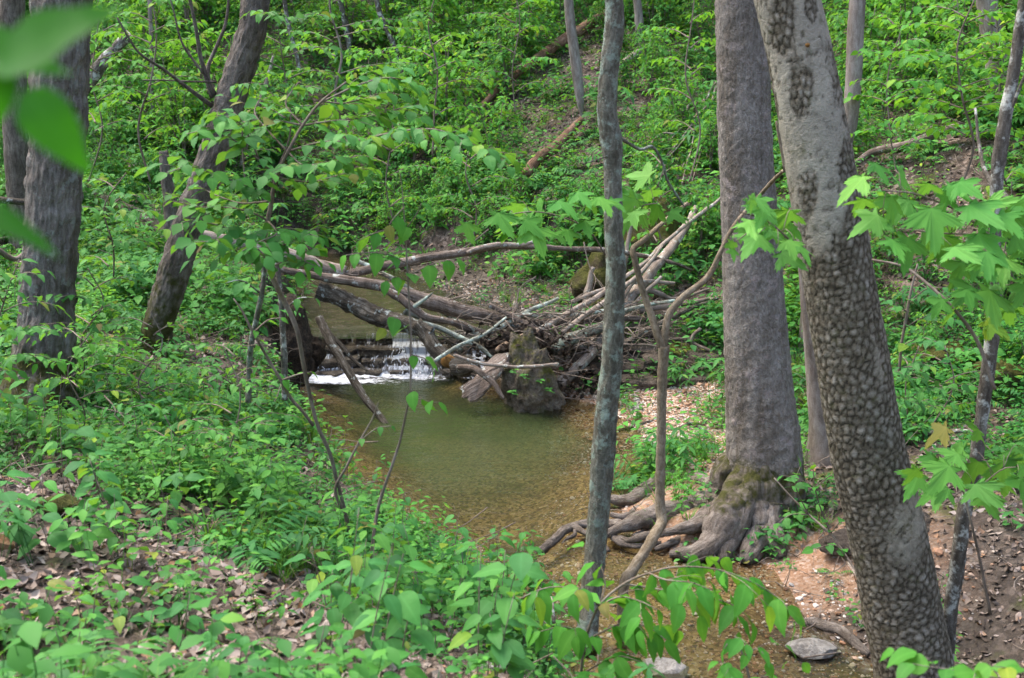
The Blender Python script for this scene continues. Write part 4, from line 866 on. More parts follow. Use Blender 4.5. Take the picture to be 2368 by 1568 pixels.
# slab of bark and wood debris
def plank():
    me = slab_mesh('bark_slab', .95, .34, .07, M['log_brown'], 77, n=18)
    V = np.zeros(len(me.vertices)*3); me.vertices.foreach_get('co', V); V = V.reshape(-1, 3)
    V[:, 1] += .09*np.sin(V[:, 0]*5) + .05*vnoise(V*11, 3); V[:, 2] += .05*np.cos(V[:, 1]*8) + .02*vnoise(V*20, 4); me.vertices.foreach_set('co', V.ravel())
    l = me.uv_layers.new(name='UVMap'); vi = np.zeros(len(me.loops), np.int32); me.loops.foreach_get('vertex_index', vi); l.data.foreach_set('uv', np.stack([V[vi, 1], V[vi, 0]], 1).ravel())
    o = obj('bark_slab', me); o.location = W(1122, 875, 15.75); o.rotation_euler = (math.radians(38), math.radians(-30), math.radians(14))
    tag(o, 'broad weathered slab of bark dipping into the pool left of the boulder', 'bark slab')
plank()
log('log', 'rotten dark root lump at the end of the broken shaggy log', 'log', [(1040,850,30,15.9),(1065,852,42,15.9),(1085,848,30,15.95),(1100,842,18,16)], M['log_shaggy'], rough=.5, rscale=14, lump=.5)
# ------------------------------------------------------------------ logs on the slopes and by the near right bank
slope_logs = [
 ([(180,455,18,14.5),(225,468,24,14.4),(270,490,30,14.4),(310,510,36,14.5),(350,535,38,14.6),(392,560,30,14.7)], M['log_shaggy'], 'dark rotten log lying between the thick left trunk and the leaning trunk'),
 ([(-20,460,14,12),(20,463,15,12),(60,466,14,12.1)], M['log_shaggy'], 'dark horizontal branch at the left edge'),
 ([(1420,60,26,28),(1380,80,26,27.8),(1300,130,24,27.3),(1230,180,20,27),(1170,225,16,26.8),(1110,280,12,26.5)], M['log_red'], 'long brown fallen log slanting down the upper middle of the far slope'),
 ([(1345,310,14,24.5),(1310,350,20,24),(1280,380,24,23.6),(1245,408,26,23.2),(1215,445,26,22.8)], M['log_red'], 'reddish brown fallen log slanting down the middle of the far slope'),
 ([(1520,120,12,25),(1480,152,14,24.6),(1430,185,12,24.2),(1400,220,8,24)], M['log_pale'], 'pale fallen branch just right of the slim trunk, high on the slope'),
 ([(1965,430,12,17),(2020,400,18,17.3),(2090,382,20,17.5),(2150,362,20,17.7),(2215,338,16,18)], M['log_brown'], 'brown log lying across the slope right of the plated trunk'),
 ([(1850,1448,12,8.9),(1875,1450,24,8.9),(1905,1455,26,8.8),(1940,1472,24,8.7),(1975,1495,22,8.6),(2010,1520,16,8.5)], M['root'], 'smooth grey root log at the water edge in front of the plated trunk'),
 ([(2100,1010,8,10.6),(2160,1006,10,10.6),(2220,1008,9,10.6),(2260,1012,7,10.6)], M['log_pale'], 'thin pale stick lying among plants right of the plated trunk'),
 ([(590,1490,12,4.6),(620,1520,16,4.5),(650,1550,18,4.4),(680,1590,18,4.3)], M['log_pale'], 'pale stick lying in dead leaves at the bottom left'),
 ([(1640,1010,6,13),(1600,985,9,13.1),(1560,1000,9,13),(1520,990,6,13)], M['log_shaggy'], 'dark wet stick at the right shore of the pool'),
 ([(1430,1000,5,14.2),(1480,985,7,14.3),(1520,970,5,14.5)], M['log_shaggy'], 'thin dark stick on the shore in front of the gravel bar'),
 ([(2380,400,14,17),(2330,420,16,16.5),(2300,445,12,16.2)], M['log_brown'], 'dark branch at the right edge behind the lichened trunk'),
 ([(1265,1395,7,8.2),(1275,1380,9,8.2),(1278,1410,9,8.1),(1282,1445,8,8.05)], M['log_pale'], 'short pale stick standing in the shallow water left of the slim trunk foot'),
 ([(2000,1480,4,7.6),(2060,1400,5,7.7),(2000,1360,6,8.2),(1960,1300,5,8.6)], M['log_pale'], 'thin pale stick leaning by the plated trunk foot'),
 ([(80,560,8,13),(40,600,12,12.8),(0,580,12,12.6),(-30,560,10,12.4)], M['twig'], 'grey branch at the left edge behind the thick trunk'),
]
for k, (rows, mt, lb) in enumerate(slope_logs):
    fix = []
    for (u, v, w, Y) in rows:
        p = W(u, v, Y); g_ = gz(p[0], p[1])[0]; fix.append([*p, px2m(w, Y, v)/2, g_])
    if k not in (12, 13, 1, 14):
        gk = np.array([hit(u, v) for (u, v, w, Y) in rows]); 
        P = [[*q, px2m(w, q[1], v)/2] for q, (u, v, w, Y) in zip(gk, rows)]
        for q in P: q[2] += q[3]*.6 + (.28 if k in (2, 3, 4, 5) else 0)
    else: P = [f[:4] for f in fix]
    V, Fs, uv, at = tube(P, sides=12, step=.05, rough=.2, rscale=8, seed=400 + k, jag=.04, lump=.15, wander=.02); c = V.mean(0)
    nm = 'fallen_log' if 'log' in lb else 'stick'
    o = obj(nm, mesh_np(nm, V - c, Fs, mt, at, uv)); o.location = c; tag(o, lb, 'log' if 'log' in lb else 'stick')

# ------------------------------------------------------------------ leaves and plants
def ovate(w=.55, fold=.10, droop=.22):
    st = [(0, 0), (.18, .55), (.45, 1.0), (.75, .62), (1.0, 0)]
    V = [[0, 0, 0]]; 
    for t, f in st[1:-1]:
        z = -droop*t*t; V += [[0, t, z], [-w/2*f, t*.97, z + fold*f*.6], [w/2*f, t*.97, z + fold*f*.6]]
    V += [[0, 1.0, -droop*1.05]]
    F3 = [[0, 1, 2], [0, 3, 1], [7, 10, 8], [7, 9, 10]]; Q = [[1, 4, 5, 2], [1, 3, 6, 4], [4, 7, 8, 5], [4, 6, 9, 7]]
    T3 = F3 + [x for q in Q for x in ([q[0], q[1], q[2]], [q[0], q[2], q[3]])]
    return np.array(V), np.array(T3)
def maple(droop=.3, seed=0):
    r = np.random.default_rng(seed)
    ang = [-150,-118,-100,-84,-70,-56,-42,-30,-18,-9,0,9,18,30,42,56,70,84,100,118,150]
    rad = [.34,.62,.60,.76,.70,.94,.78,.62,.84,.86,1.05,.86,.84,.62,.78,.94,.70,.76,.60,.62,.34]
    V = [[0, 0, 0]]
    for a_, q in zip(ang, rad):
        a2 = math.radians(a_); q *= r.uniform(.93, 1.06); x, y = math.sin(a2)*q*.85, math.cos(a2)*q + .02
        V.append([x, y, -droop*(x*x*.9 + max(y, 0)**2*.8) + .05*abs(math.sin(a2*2.5))])
    T3 = [[0, k + 1, k] for k in range(1, len(ang))]
    V = np.array(V); V[:, 1] += .32; V[0] = [0, .12, .02]; return V/1.3, np.array(T3)
def fine_ovate(w=.62, fold=.10, droop=.25, wave=.02):
    st = [0, .07, .16, .28, .42, .56, .70, .82, .92, 1.0]; fr = [0, .42, .74, .95, 1.0, .90, .68, .42, .18, 0]
    V, ve, T3 = [], [], []
    for k, (t, f) in enumerate(zip(st, fr)):
        z = -droop*t*t; V.append([0, t, z]); ve.append(1)
        for sg in (-1, 1): V.append([sg*w/2*f, t - .03*f, z + fold*f*.6 + wave*math.sin(k*2.1 + sg)]); ve.append(0)
    for k in range(len(st) - 1):
        a, b_ = 3*k, 3*k + 3
        T3 += [[a, b_, b_ + 1], [a, b_ + 1, a + 1], [a, a + 2, b_ + 2], [a, b_ + 2, b_]]
    return np.array(V), np.array([[p, r_, q] for p, q, r_ in T3]), np.array(ve, float)
def fine_maple(seed=0, droop=.3):
    lobes = [(-128, .50), (-72, .86), (0, 1.05), (72, .86), (128, .50)]; r_ = np.random.default_rng(seed); pts = []
    for k, (a0, L) in enumerate(lobes):
        wd = 17 if L > .6 else 12
        for da, f, v in ((-1.45*wd, .52, 0), (-1.0*wd, .74, .1), (-.75*wd, .66, .1), (-.42*wd, .90, .2), (-.24*wd, .82, .3), (0, 1.0, 1), (.24*wd, .82, .3), (.42*wd, .90, .2), (.75*wd, .66, .1), (1.0*wd, .74, .1), (1.45*wd, .52, 0)):
            pts.append((a0 + da + r_.normal()*.8, L*f*r_.uniform(.96, 1.04), v))
        if k < 4: am = (a0 + lobes[k + 1][0])/2; pts.append((am, .40*(L + lobes[k + 1][1])/1.9, 0))
    V = [[0, 0, 0]]; ve = [1]
    for a_, q, v in pts:
        a2 = math.radians(a_); x, y = math.sin(a2)*q*.95, math.cos(a2)*q
        V.append([x, y, -droop*(x*x*.8 + max(y, 0)**2*.7) + .035*math.sin(a2*5 + seed) + .03*r_.normal()*.4]); ve.append(v)
    T3 = [[0, k + 1, k] for k in range(1, len(pts))]; V = np.array(V); V[:, 1] += .30; V[0] = [0, .16, .02]
    return V/1.3, np.array(T3), np.array(ve, float)
def narrow(): return ovate(.30, .06, .3)
LV = {'ovate': ovate(), 'wide': ovate(.72, .08, .25), 'narrow': narrow(), 'flat': ovate(.6, .05, .08), 'maple': maple()}
def bases(D, Nr):
    """rotation matrices (n,3,3): y axis along D, z axis near Nr"""
    D = D/np.linalg.norm(D, axis=1)[:, None]; X = np.cross(D, Nr); X /= np.linalg.norm(X, axis=1)[:, None] + 1e-9; Z = np.cross(X, D)
    return np.stack([X, D, Z], 2)
def leaves(pos, D, Nr, size, kind, rg):
    V, T3 = LV[kind]; B = bases(np.asarray(D, float), np.asarray(Nr, float)); n = len(pos)
    A = np.einsum('nij,vj->nvi', B, V)*np.asarray(size)[:, None, None] + np.asarray(pos)[:, None, :]
    T = (T3[None] + (np.arange(n)*len(V))[:, None, None]).reshape(-1, 3)
    return A.reshape(-1, 3), [T], None, {'rnd': np.repeat(rg.random(n)*.55, len(V))}
UPV = np.array([0, 0, 1.0])
def twig_leaves(path, n, size, kind, rg, spread=1.0, droop=.25, t0=.15, up=.9):
    """alternate leaves along a twig; returns pos, D, N, size"""
    C, s = catmull(np.array(path)[:, :3], 40); T, N, B = frames(C)
    t = np.linspace(t0, 1, n); idx = np.clip((t*39).astype(int), 0, 39); P = C[idx]; Tt = T[idx]
    side = np.cross(Tt, UPV); side /= np.linalg.norm(side, axis=1)[:, None] + 1e-6
    sg = np.where(np.arange(n) % 2 == 0, 1, -1)[:, None]; sg = np.where(t[:, None] > .97, 0, sg)
    D = Tt*.75 + side*sg*spread + rg.normal(0, .15, (n, 3)); D[:, 2] -= droop*rg.uniform(.5, 1.6, n)
    Nn = UPV*up + rg.normal(0, .28, (n, 3)); sz = size*rg.uniform(.7, 1.15, n)*np.where(t > .9, .85, 1)
    return P, D, Nn, sz

def shrub_meshes(seed, h, nl, leaf=.075, kind='ovate', layers=7, wide=.9, mat='leaf_far'):
    """a bushy understory plant: stems with flat leafy sprays in layers"""
    rg = np.random.default_rng(seed); st = []; lf = []
    nst = 3; per = max(1, nl//(layers*nst*8))
    for q in range(nst):
        a0 = rg.uniform(0, 6.28); lean = rg.uniform(.1, .35)*h
        stem = [[0, 0, -.05, .012*h], [math.cos(a0)*lean*.3, math.sin(a0)*lean*.3, h*.4, .009*h], [math.cos(a0)*lean, math.sin(a0)*lean, h*rg.uniform(.8, 1.05), .003*h]]
        st.append(tube(stem, sides=5, step=h*.12, rough=.05)[:4])
        C, _ = catmull(np.array(stem), 20)
        for k in range(layers):
            t = .25 + .75*k/(layers - 1); c = C[int(t*19)][:3]; r0 = wide*h*.5*(1.15 - .65*t)*rg.uniform(.6, 1.1)
            for j in range(3):
                a = rg.uniform(0, 6.28); d = np.array([math.cos(a), math.sin(a), rg.uniform(.0, .3)])
                e = c + d*r0; m_ = c + d*r0*.5 + np.array([0, 0, .05*h]); e[2] -= .05*h
                tw = [[*c, .0035*h], [*m_, .0025*h], [*e, .001*h]]
                st.append(tube(tw, sides=3, step=r0*.4, rough=0)[:4])
                n = max(5, int(nl/(layers*nst*3)))
                P, D, Nn, sz = twig_leaves(tw, n, leaf, kind, rg, spread=1.0); P = P + rg.normal(0, .05*h*.5, P.shape)*np.array([1, 1, .45])
                lf.append(leaves(P, D, Nn, sz, kind, rg))
    V, Fs, uv, at = merge(st); ms = mesh_np('stem', V, Fs, M['twig'], None, uv)
    V, Fs, uv, at = merge(lf); ml = mesh_np('foliage', V, Fs, M[mat], at, None)
    return ms, ml
def herb(seed, nst, h, nl, leaf, kind, mat, spread=.1, whorl=False):
    rg = np.random.default_rng(seed); st = []; lf = []
    for q in range(nst):
        a = rg.uniform(0, 6.28); b0 = np.array([math.cos(a), math.sin(a), 0])*spread*rg.random(); hh = h*rg.uniform(.6, 1.1)
        top = b0 + np.array([math.cos(a)*hh*.3, math.sin(a)*hh*.3, hh]); stem = [[*b0, .0025], [*(b0*.5 + top*.5 + rg.normal(0, .01, 3)), .002], [*top, .0012]]
        st.append(tube(stem, sides=3, step=.06, rough=0)[:4])
        if whorl:
            n = nl; an = rg.uniform(0, 6.28) + np.arange(n)*2*math.pi/n; D = np.stack([np.cos(an), np.sin(an), an*0 - .15], 1); P = np.repeat(top[None], n, 0)
            lf.append(leaves(P, D, UPV + rg.normal(0, .15, (n, 3)), leaf*rg.uniform(.8, 1.15, n), kind, rg))
        else:
            C, _ = catmull(np.array(stem), 20); t = np.linspace(.3, 1, nl); P = C[(t*19).astype(int)][:, :3]; an = rg.uniform(0, 6.28) + np.arange(nl)*2.4
            D = np.stack([np.cos(an), np.sin(an), rg.uniform(-.35, .25, nl)], 1); lf.append(leaves(P + D*leaf*.25, D, UPV + rg.normal(0, .2, (nl, 3)), leaf*rg.uniform(.7, 1.15, nl), kind, rg))
    V, Fs, uv, at = merge(st + lf); ns = sum(len(x[0]) for x in st)
    me = mesh_np('herb', V, Fs, M[mat], at, uv); return me
def grass_tuft(seed, n=16, h=.22):
    rg = np.random.default_rng(seed); ps = []
    for _ in range(n):
        a = rg.uniform(0, 6.28); d = np.array([math.cos(a), math.sin(a), 0]); L = h*rg.uniform(.5, 1.2); t = np.linspace(0, 1, 5)
        C = d*.03*rg.random() + d[None]*(L*.7*t**2)[:, None] + UPV*(L*(t - .35*t**2.2))[:, None]; sd = np.array([-d[1], d[0], 0])*.0035
        wv = (1 - t)[:, None]*1.0 + .05; V = np.vstack([C - sd*wv, C + sd*wv]); k = np.arange(4)
        ps.append((V, [np.stack([k, k + 5, k + 6, k + 1], 1)], None, {'rnd': np.full(10, rg.random()*.5)}))
    V, Fs, uv, at = merge(ps); return mesh_np('grass', V, Fs, M['grass'], at)
def fern(seed, mat='leaf_ground', L=.35):
    rg = np.random.default_rng(seed); lf = []
    for q in range(5):
        a = q*1.256 + rg.uniform(-.3, .3); d = np.array([math.cos(a), math.sin(a), 0]); t = np.linspace(0, 1, 12)
        C = d*(L*t)[:, None] + UPV*(L*(.9*t - .75*t*t))[:, None]; sd = np.array([-d[1], d[0], 0])
        for sg in (-1, 1):
            D = sd*sg + d*.4 + np.array([0, 0, -.1]); n = 10
            lf.append(leaves(C[2:], np.repeat(D[None], n, 0) + rg.normal(0, .08, (n, 3)), np.repeat(UPV[None], n, 0) + rg.normal(0, .1, (n, 3)), L*.26*np.sin(np.linspace(.5, 2.9, n)), 'narrow', rg))
    V, Fs, uv, at = merge(lf); return mesh_np('fern', V, Fs, M[mat], at)
def curl_leaf(seed):
    rg = np.random.default_rng(seed); V, T3 = ovate(rg.uniform(.45, .75), rg.uniform(-.3, .5), rg.uniform(-.5, .5)); V = V - V.mean(0)
    V[:, 2] += rg.normal(0, .05, len(V)); return mesh_np('dead_leaf', V, T3, M['litter'], {'rnd': np.zeros(len(V))})
def twig_proto(seed):
    rg = np.random.default_rng(seed); ps = []; P = np.cumsum(rg.normal(0, .12, (5, 3))*np.array([1, 1, .3]) + np.array([.22, 0, 0]), 0); main = [[*p, .006*(1 - .15*k)] for k, p in enumerate(P)]
    ps.append(tube(main, sides=5, step=.08, rough=.1)[:4])
    for q in range(rg.integers(1, 4)):
        b0 = P[rg.integers(1, 4)]; ps.append(tube([[*b0, .004], [*(b0 + rg.normal(0, .12, 3) + np.array([.12, 0, .05])), .003], [*(b0 + rg.normal(0, .2, 3) + np.array([.25, 0, .08])), .0015]], sides=4, step=.08, rough=0)[:4])
    V, Fs, uv, at = merge(ps); V = V - V.mean(0); return mesh_np('twig', V, Fs, M['twig'], at, uv)

herbs = coll('herb_kinds', [proto('herb_%02d' % k, m_) for k, m_ in enumerate(
    [herb(1, 4, .20, 5, .075, 'ovate', 'leaf_ground'), herb(2, 3, .30, 6, .085, 'ovate', 'leaf'), herb(3, 6, .10, 4, .05, 'wide', 'leaf_ground', .15), herb(4, 3, .24, 5, .095, 'narrow', 'leaf_ground', .08, True),
     herb(5, 5, .16, 5, .06, 'flat', 'leaf', .18), herb(6, 2, .38, 8, .095, 'wide', 'leaf'), fern(7), grass_tuft(8), herb(9, 7, .13, 6, .045, 'ovate', 'leaf_far', .2), herb(10, 4, .45, 9, .075, 'ovate', 'leaf_far', .12)])])
deadk = coll('dead_leaf_kinds', [proto('dead_leaf_%02d' % k, curl_leaf(k)) for k in range(8)])
twk = coll('twig_kinds', [proto('twig_%02d' % k, twig_proto(k)) for k in range(6)])

def field(n, rg, ymax=60, near=2.6):
    """points in the part of the valley the picture shows and a margin round it, denser nearby"""
    Y = near*(ymax/near)**(rg.random(n)**.62); half = Y*.62 + 2.2
    return rg.uniform(-1, 1, n)*half, Y
def clear_of(x, y, c, rad): return np.hypot(x - c[0], y - c[1]) > rad
rg = np.random.default_rng(77)
# low green plants
x, y = field(52000, rg); h, du, dl, wu, wl = ground_full(x, y); gr, sa = zones(x, y, dl, du)
P = np.stack([x, y, x*0], 1); cl = fbm(P*.55, 71, 3); cl2 = fbm(P*1.9, 72, 3)*1.8
bl = hit(60, 1250); br = hit(250, 1540)
litter_open = np.exp(-((x - bl[0])**2/5 + (y - bl[1])**2/2.6)) + np.exp(-((x - br[0])**2/4.5 + (y - br[1])**2/1.2))
hillopen = np.exp(-((x - 2.4)**2/5 + (y - 25.5)**2/14))*.9 + np.exp(-((x - 8.5)**2/8 + (y - 16.5)**2/5))*.35 + np.exp(-((x - 3.2)**2/2 + (y - 18.6)**2/1.5))*.8
dens = .62 + .9*cl + .5*cl2 - 1.05*litter_open*sstep(9, 6, y) - .8*hillopen
dens = dens - .30*sstep(12, 7, y)
dens = np.where((x > 1.2) & (y < 11.5), dens - .75 + .55*sstep(10, 11.5, y), dens)
right_low = (x > 1.5) & (y > 7) & (y < 12.5) & (x < 3.6 + .12*y)
dens = np.where(right_low, dens - .7, dens)
dens = dens - .9*np.exp(-((x - WZ(1520, 980, .2)[0])**2/1.0 + (y - WZ(1520, 980, .2)[1])**2/1.6))
dens = dens*(1 - np.clip(gr*1.3, 0, 1)*.97)*(1 - sa*.97)
keep = (dl > .07) & (du > .12) & ~((wu > 1.6) & (du < 1.5) & (rg.random(len(x)) < .85)) & (rg.random(len(x)) < np.clip(dens + .1, .03, 1)) & (np.hypot(x, y) > 3.4)
keep &= ~((wl < .62) & (dl < .55) & (y > 12) & (rg.random(len(x)) < .75))
for (u, v, Y, rad) in ((1228, 945, 16.1, .7), (640, 860, 14.6, .5), (690, 860, 15.4, .4), (640, 900, 14.2, .4), (1762, 1170, 11.65, .45), (88, 940, 10.4, .3)):
    c = W(u, v, Y); keep &= clear_of(x, y, c, rad)
x, y, h = x[keep], y[keep], h[keep]; n = len(x)
fields = np.stack([fbm(np.stack([x, y, x*0 + 9.3*q], 1)*.8, 200 + q, 2) + rg.normal(0, .22, n) + w_ for q, w_ in enumerate([.05, 0, .05, -.02, .05, -.06, -.10, -.12, 0, -.08])], 1); kind = np.argmax(fields, 1)
grassy = fbm(np.stack([x, y, x*0], 1)*.5, 91, 2) > .28; kind = np.where(grassy & (rg.random(n) < .4) & (y > 10), 7, kind)
s = rg.uniform(.65, 1.25, n)*(1 + .06*np.clip(y - 8, 0, 25))
s = s*(1 + .7*fbm(np.stack([x, y, x*0], 1)*1.1, 301, 2)); s = np.where((kind == 5) | (kind == 9), s*.85, s)
scatter('ground_plants', np.stack([x, y, h], 1), np.stack([rg.normal(0, .15, n), rg.normal(0, .15, n), rg.uniform(0, 6.28, n)], 1), s, kind, herbs)
# dead leaves
x, y = field(90000, rg, 34, 2.8); h, du, dl, wu, wl = ground_full(x, y); gr, sa = zones(x, y, dl, du)
keep = (dl > .0) & (du > .1) & (rg.random(len(x)) < np.clip(1 - gr*.85 - sa*.9, .05, 1)); x, y, h = x[keep], y[keep], h[keep]; n = len(x)
s = rg.uniform(.035, .095, n)*(1 + .03*np.clip(y - 8, 0, 25))
scatter('leaf_litter', np.stack([x, y, h + .012], 1), np.stack([rg.normal(0, .4, n), rg.normal(0, .4, n), rg.uniform(0, 6.28, n)], 1), s, rg.integers(0, 8, n), deadk)
# fallen twigs
x, y = field(2600, rg, 32, 3.2); h, du, dl, wu, wl = ground_full(x, y); keep = (dl > .05) & (du > .1); x, y, h = x[keep], y[keep], h[keep]; n = len(x)
x2 = rg.normal(WZ(1600, 850, .4)[0], .9, 160); y2 = rg.normal(17.3, .8, 160); h2 = gz(x2, y2); x, y, h = np.r_[x, x2], np.r_[y, y2], np.r_[h, h2]; n = len(x)
scatter('fallen_twigs', np.stack([x, y, h + .03], 1), np.stack([rg.normal(0, .25, n), rg.normal(0, .25, n), rg.uniform(0, 6.28, n)], 1), rg.uniform(.5, 1.2, n)*(1 + .03*np.clip(y - 8, 0, 20))*np.clip(y/9, .35, 1), rg.integers(0, 6, n), twk)

# bushy undergrowth: every bush an object of its own
SHR = [shrub_meshes(501, 1.3, 560, .11), shrub_meshes(502, 1.0, 460, .10, 'wide', mat='leaf'), shrub_meshes(503, 1.7, 640, .13, 'ovate', 7, 1.1), shrub_meshes(504, .8, 360, .075, 'ovate', 5, 1.3), shrub_meshes(505, 2.3, 760, .14, 'wide', 7, 1.1, 'leaf_bright')]
LAND = [(60, 'left edge'), (200, 'thick left trunk'), (340, 'straight grey stem'), (480, 'brown stump'), (600, 'leaning trunk'), (700, 'white pole'), (840, 'arching sapling'), (960, 'hair-thin sapling'),
        (1080, 'arching branch'), (1200, 'brown fallen log'), (1300, 'reddish log'), (1370, 'pointed trunk'), (1450, 'slim trunk'), (1540, 'pale branch'), (1620, 'forking branch'), (1800, 'massive trunk'), (1900, 'plated trunk'),
        (1990, 'curving trunk'), (2080, 'tan snag'), (2180, 'thin stem'), (2260, 'slope log'), (2400, 'lichened trunk')]
LAND2 = [(10, 'left edge'), (125, 'moss mound'), (240, 'oak-like trunk'), (360, 'leaning trunk foot'), (540, 'orange sandstone slab'), (650, 'undercut bank'), (770, 'arching sapling foot'), (870, 'hair-thin sapling foot'), (1000, 'pool shore'), (1130, 'pale shore stone'), (1250, 'short pale stick'), (1350, 'slim trunk foot')]
def to_px(x, y, z):
    dpt = y*cp - (z - CAMZ)*sp; return 1184 + x/dpt*F, 784 - (y*sp + (z - CAMZ)*cp)/dpt*F
def where(x, y, z, k, sc, lb):
    u, v = to_px(x, y, z + .5); nm = min(LAND, key=lambda q: abs(q[0] - u)); side = 'left of' if u < nm[0] else 'right of'
    sz = ('small', 'medium', 'big')[0 if sc < .75 else 1 if sc < 1.1 else 2]; tone = ('fresh green', 'dark green', 'tall light green', 'low spreading green', 'bright yellow-green')[k]
    row = 'at the top edge' if v < 60 else 'high up' if v < 180 else 'midway up' if v < 330 else 'lower down' if v < 480 else 'near the bank'
    return '%s %s bush %s, %s the %s' % (sz, tone, row, side, nm[1])
def shrub(x, y, k, sc, rz, lb, group, name='bush'):
    z = gz(x, y)[0]; o = tag(empty(name, (x, y, z)), where(x, y, z, k, sc, lb), 'bush', 'leafy bushes on the slopes and banks'); o.rotation_euler = (0, 0, rz); o.scale = (sc,)*3
    for nm, me in zip(('stem', 'foliage'), SHR[k]): obj(nm, me, o)
rg = np.random.default_rng(123)
def sow(n, us, vs, ks, sc, lb, group, ymin=11, mind=.5, test=None):
    placed = 0; pts = []; tries = 0
    while placed < n and tries < n*12:
        tries += 1; u, v = rg.uniform(*us), rg.uniform(*vs); p = hit(u, v)
        if p[1] < ymin or (test is not None and not test(u, v)): continue
        _, du, dl, _, _ = ground_full(p[:1], p[1:2])
        if dl[0] < .3 or du[0] < .25 or any(math.hypot(p[0] - q[0], p[1] - q[1]) < mind for q in pts): continue
        pts.append(p); shrub(p[0], p[1], int(rg.choice(ks)), rg.uniform(*sc), rg.uniform(0, 6.28), lb, group); placed += 1
openhill = lambda u, v: not (1150 < u < 1420 and 150 < v < 480) and not (1990 < u < 2330 and 300 < v < 430)
sow(70, (180, 1250), (-160, 430), (0, 1, 2, 4), (.8, 1.5), 'leafy green bush on the far left slope behind the log jam', 'bushes on the far left slope', 17, .7)
sow(26, (1000, 1400), (-160, 330), (0, 1, 2, 4), (.7, 1.3), 'leafy green bush high on the middle of the far slope', 'bushes high on the middle slope', 19, .8, openhill)
sow(34, (1430, 1700), (-100, 620), (0, 1, 3), (.6, 1.2), 'leafy green bush on the slope left of the massive trunk', 'bushes between the slim and the massive trunk', 17.5, .6)
sow(40, (1900, 2420), (-160, 420), (0, 1, 2, 4), (.7, 1.3), 'leafy green bush on the upper right slope', 'bushes on the upper right slope', 14, .7, openhill)
sow(18, (1010, 1400), (500, 590), (0, 3, 1), (.6, 1.0), 'dense green bush hanging over the upper stream bank', 'bushes on the bank above the upper stream', 19, .4)
sow(10, (850, 1200), (430, 500), (0, 3, 1), (.7, 1.1), 'dense green bush at the bend of the upper stream', 'bushes at the bend of the upper stream', 20, .5)
sow(16, (560, 1010), (470, 545), (0, 3, 1), (.5, .9), 'dark green bush on the earth bank at the head of the upper stream', 'bushes at the head of the upper stream', 19, .45)
sow(16, (1900, 2400), (560, 900), (1, 3, 0), (.45, .8), 'low green bush on the bank right of the plated trunk', 'low bushes right of the plated trunk', 12, .6)
sow(14, (-40, 60), (150, 700), (0, 1, 3), (.6, 1.1), 'green bush at the left edge behind the thick trunk', 'bushes at the left edge', 11, .6)
sow(14, (190, 640), (430, 620), (1, 3), (.45, .8), 'low green bush behind the leaning brown trunk', 'low bushes on the left bank', 13, .6)
sow(8, (1860, 1930), (650, 1000), (1, 3), (.4, .6), 'small bush between the massive trunk and the plated trunk', 'small bushes behind the plated trunk', 12, .3)
# foliage of the unseen wood, added to hide sky and feed the pool's reflections
rg = np.random.default_rng(321)
crown = coll('crown_kinds', [proto('crown_spray_%02d' % k, shrub_meshes(600 + k, 2.2, 420, .15, 'ovate', 6, 1.4)[1]) for k in range(3)])
n = 700; x = rg.uniform(-45, 45, n); y = rg.uniform(38, 75, n); g_ = gz(x, y); z = g_ + rg.uniform(0, 1, n)**1.3*14
keep = (z > CAMZ + y*.05); x, y, z = x[keep], y[keep], z[keep]; n = len(x)
scatter('added_far_foliage', np.stack([x, y, z], 1), rg.uniform(-.4, .4, (n, 3)) + np.stack([x*0, x*0, rg.uniform(0, 6, n)], 1), rg.uniform(1.2, 2.4, n), rg.integers(0, 3, n), crown)

# ------------------------------------------------------------------ saplings whose leaves can be told apart
def leaf_mesh(kind, mat, seed=0):
    V, T3, ve = {'ovate': lambda: fine_ovate(.52), 'wide': lambda: fine_ovate(.68, .08), 'narrow': lambda: fine_ovate(.34), 'maple': lambda: fine_maple(seed)}[kind]()
    rg = np.random.default_rng(seed); V = V.copy(); V[:, 2] -= .14*V[:, 1]**2*rg.uniform(0, 1.5); V[:, 0] += .10*rg.normal()*V[:, 1]**2; V[:, 2] += .12*rg.normal()*V[:, 0]
    return mesh_np('leaf', V, T3, M[mat], {'rnd': np.zeros(len(V)), 'vein': ve})
LM = {(k, m_): [leaf_mesh(k, m_, q) for q in range(4)] for k, m_ in (('ovate', 'leaf'), ('wide', 'leaf_hanging'), ('wide', 'leaf'), ('ovate', 'leaf_hanging'), ('maple', 'leaf_maple'), ('narrow', 'leaf_hanging'), ('ovate', 'leaf_near'), ('wide', 'leaf_ground'), ('ovate', 'leaf_ground'))}
def put_leaf(root, pos, D, Nr, size, key, rg):
    B = bases(np.array([D], float), np.array([Nr], float))[0]; o = obj('leaf', LM[key][rg.integers(0, 4)], root)
    m = Matrix([[*(B[i]*size), float(pos[i] - root.location[i])] for i in range(3)] + [[0, 0, 0, 1]]); o.matrix_basis = m
    return o
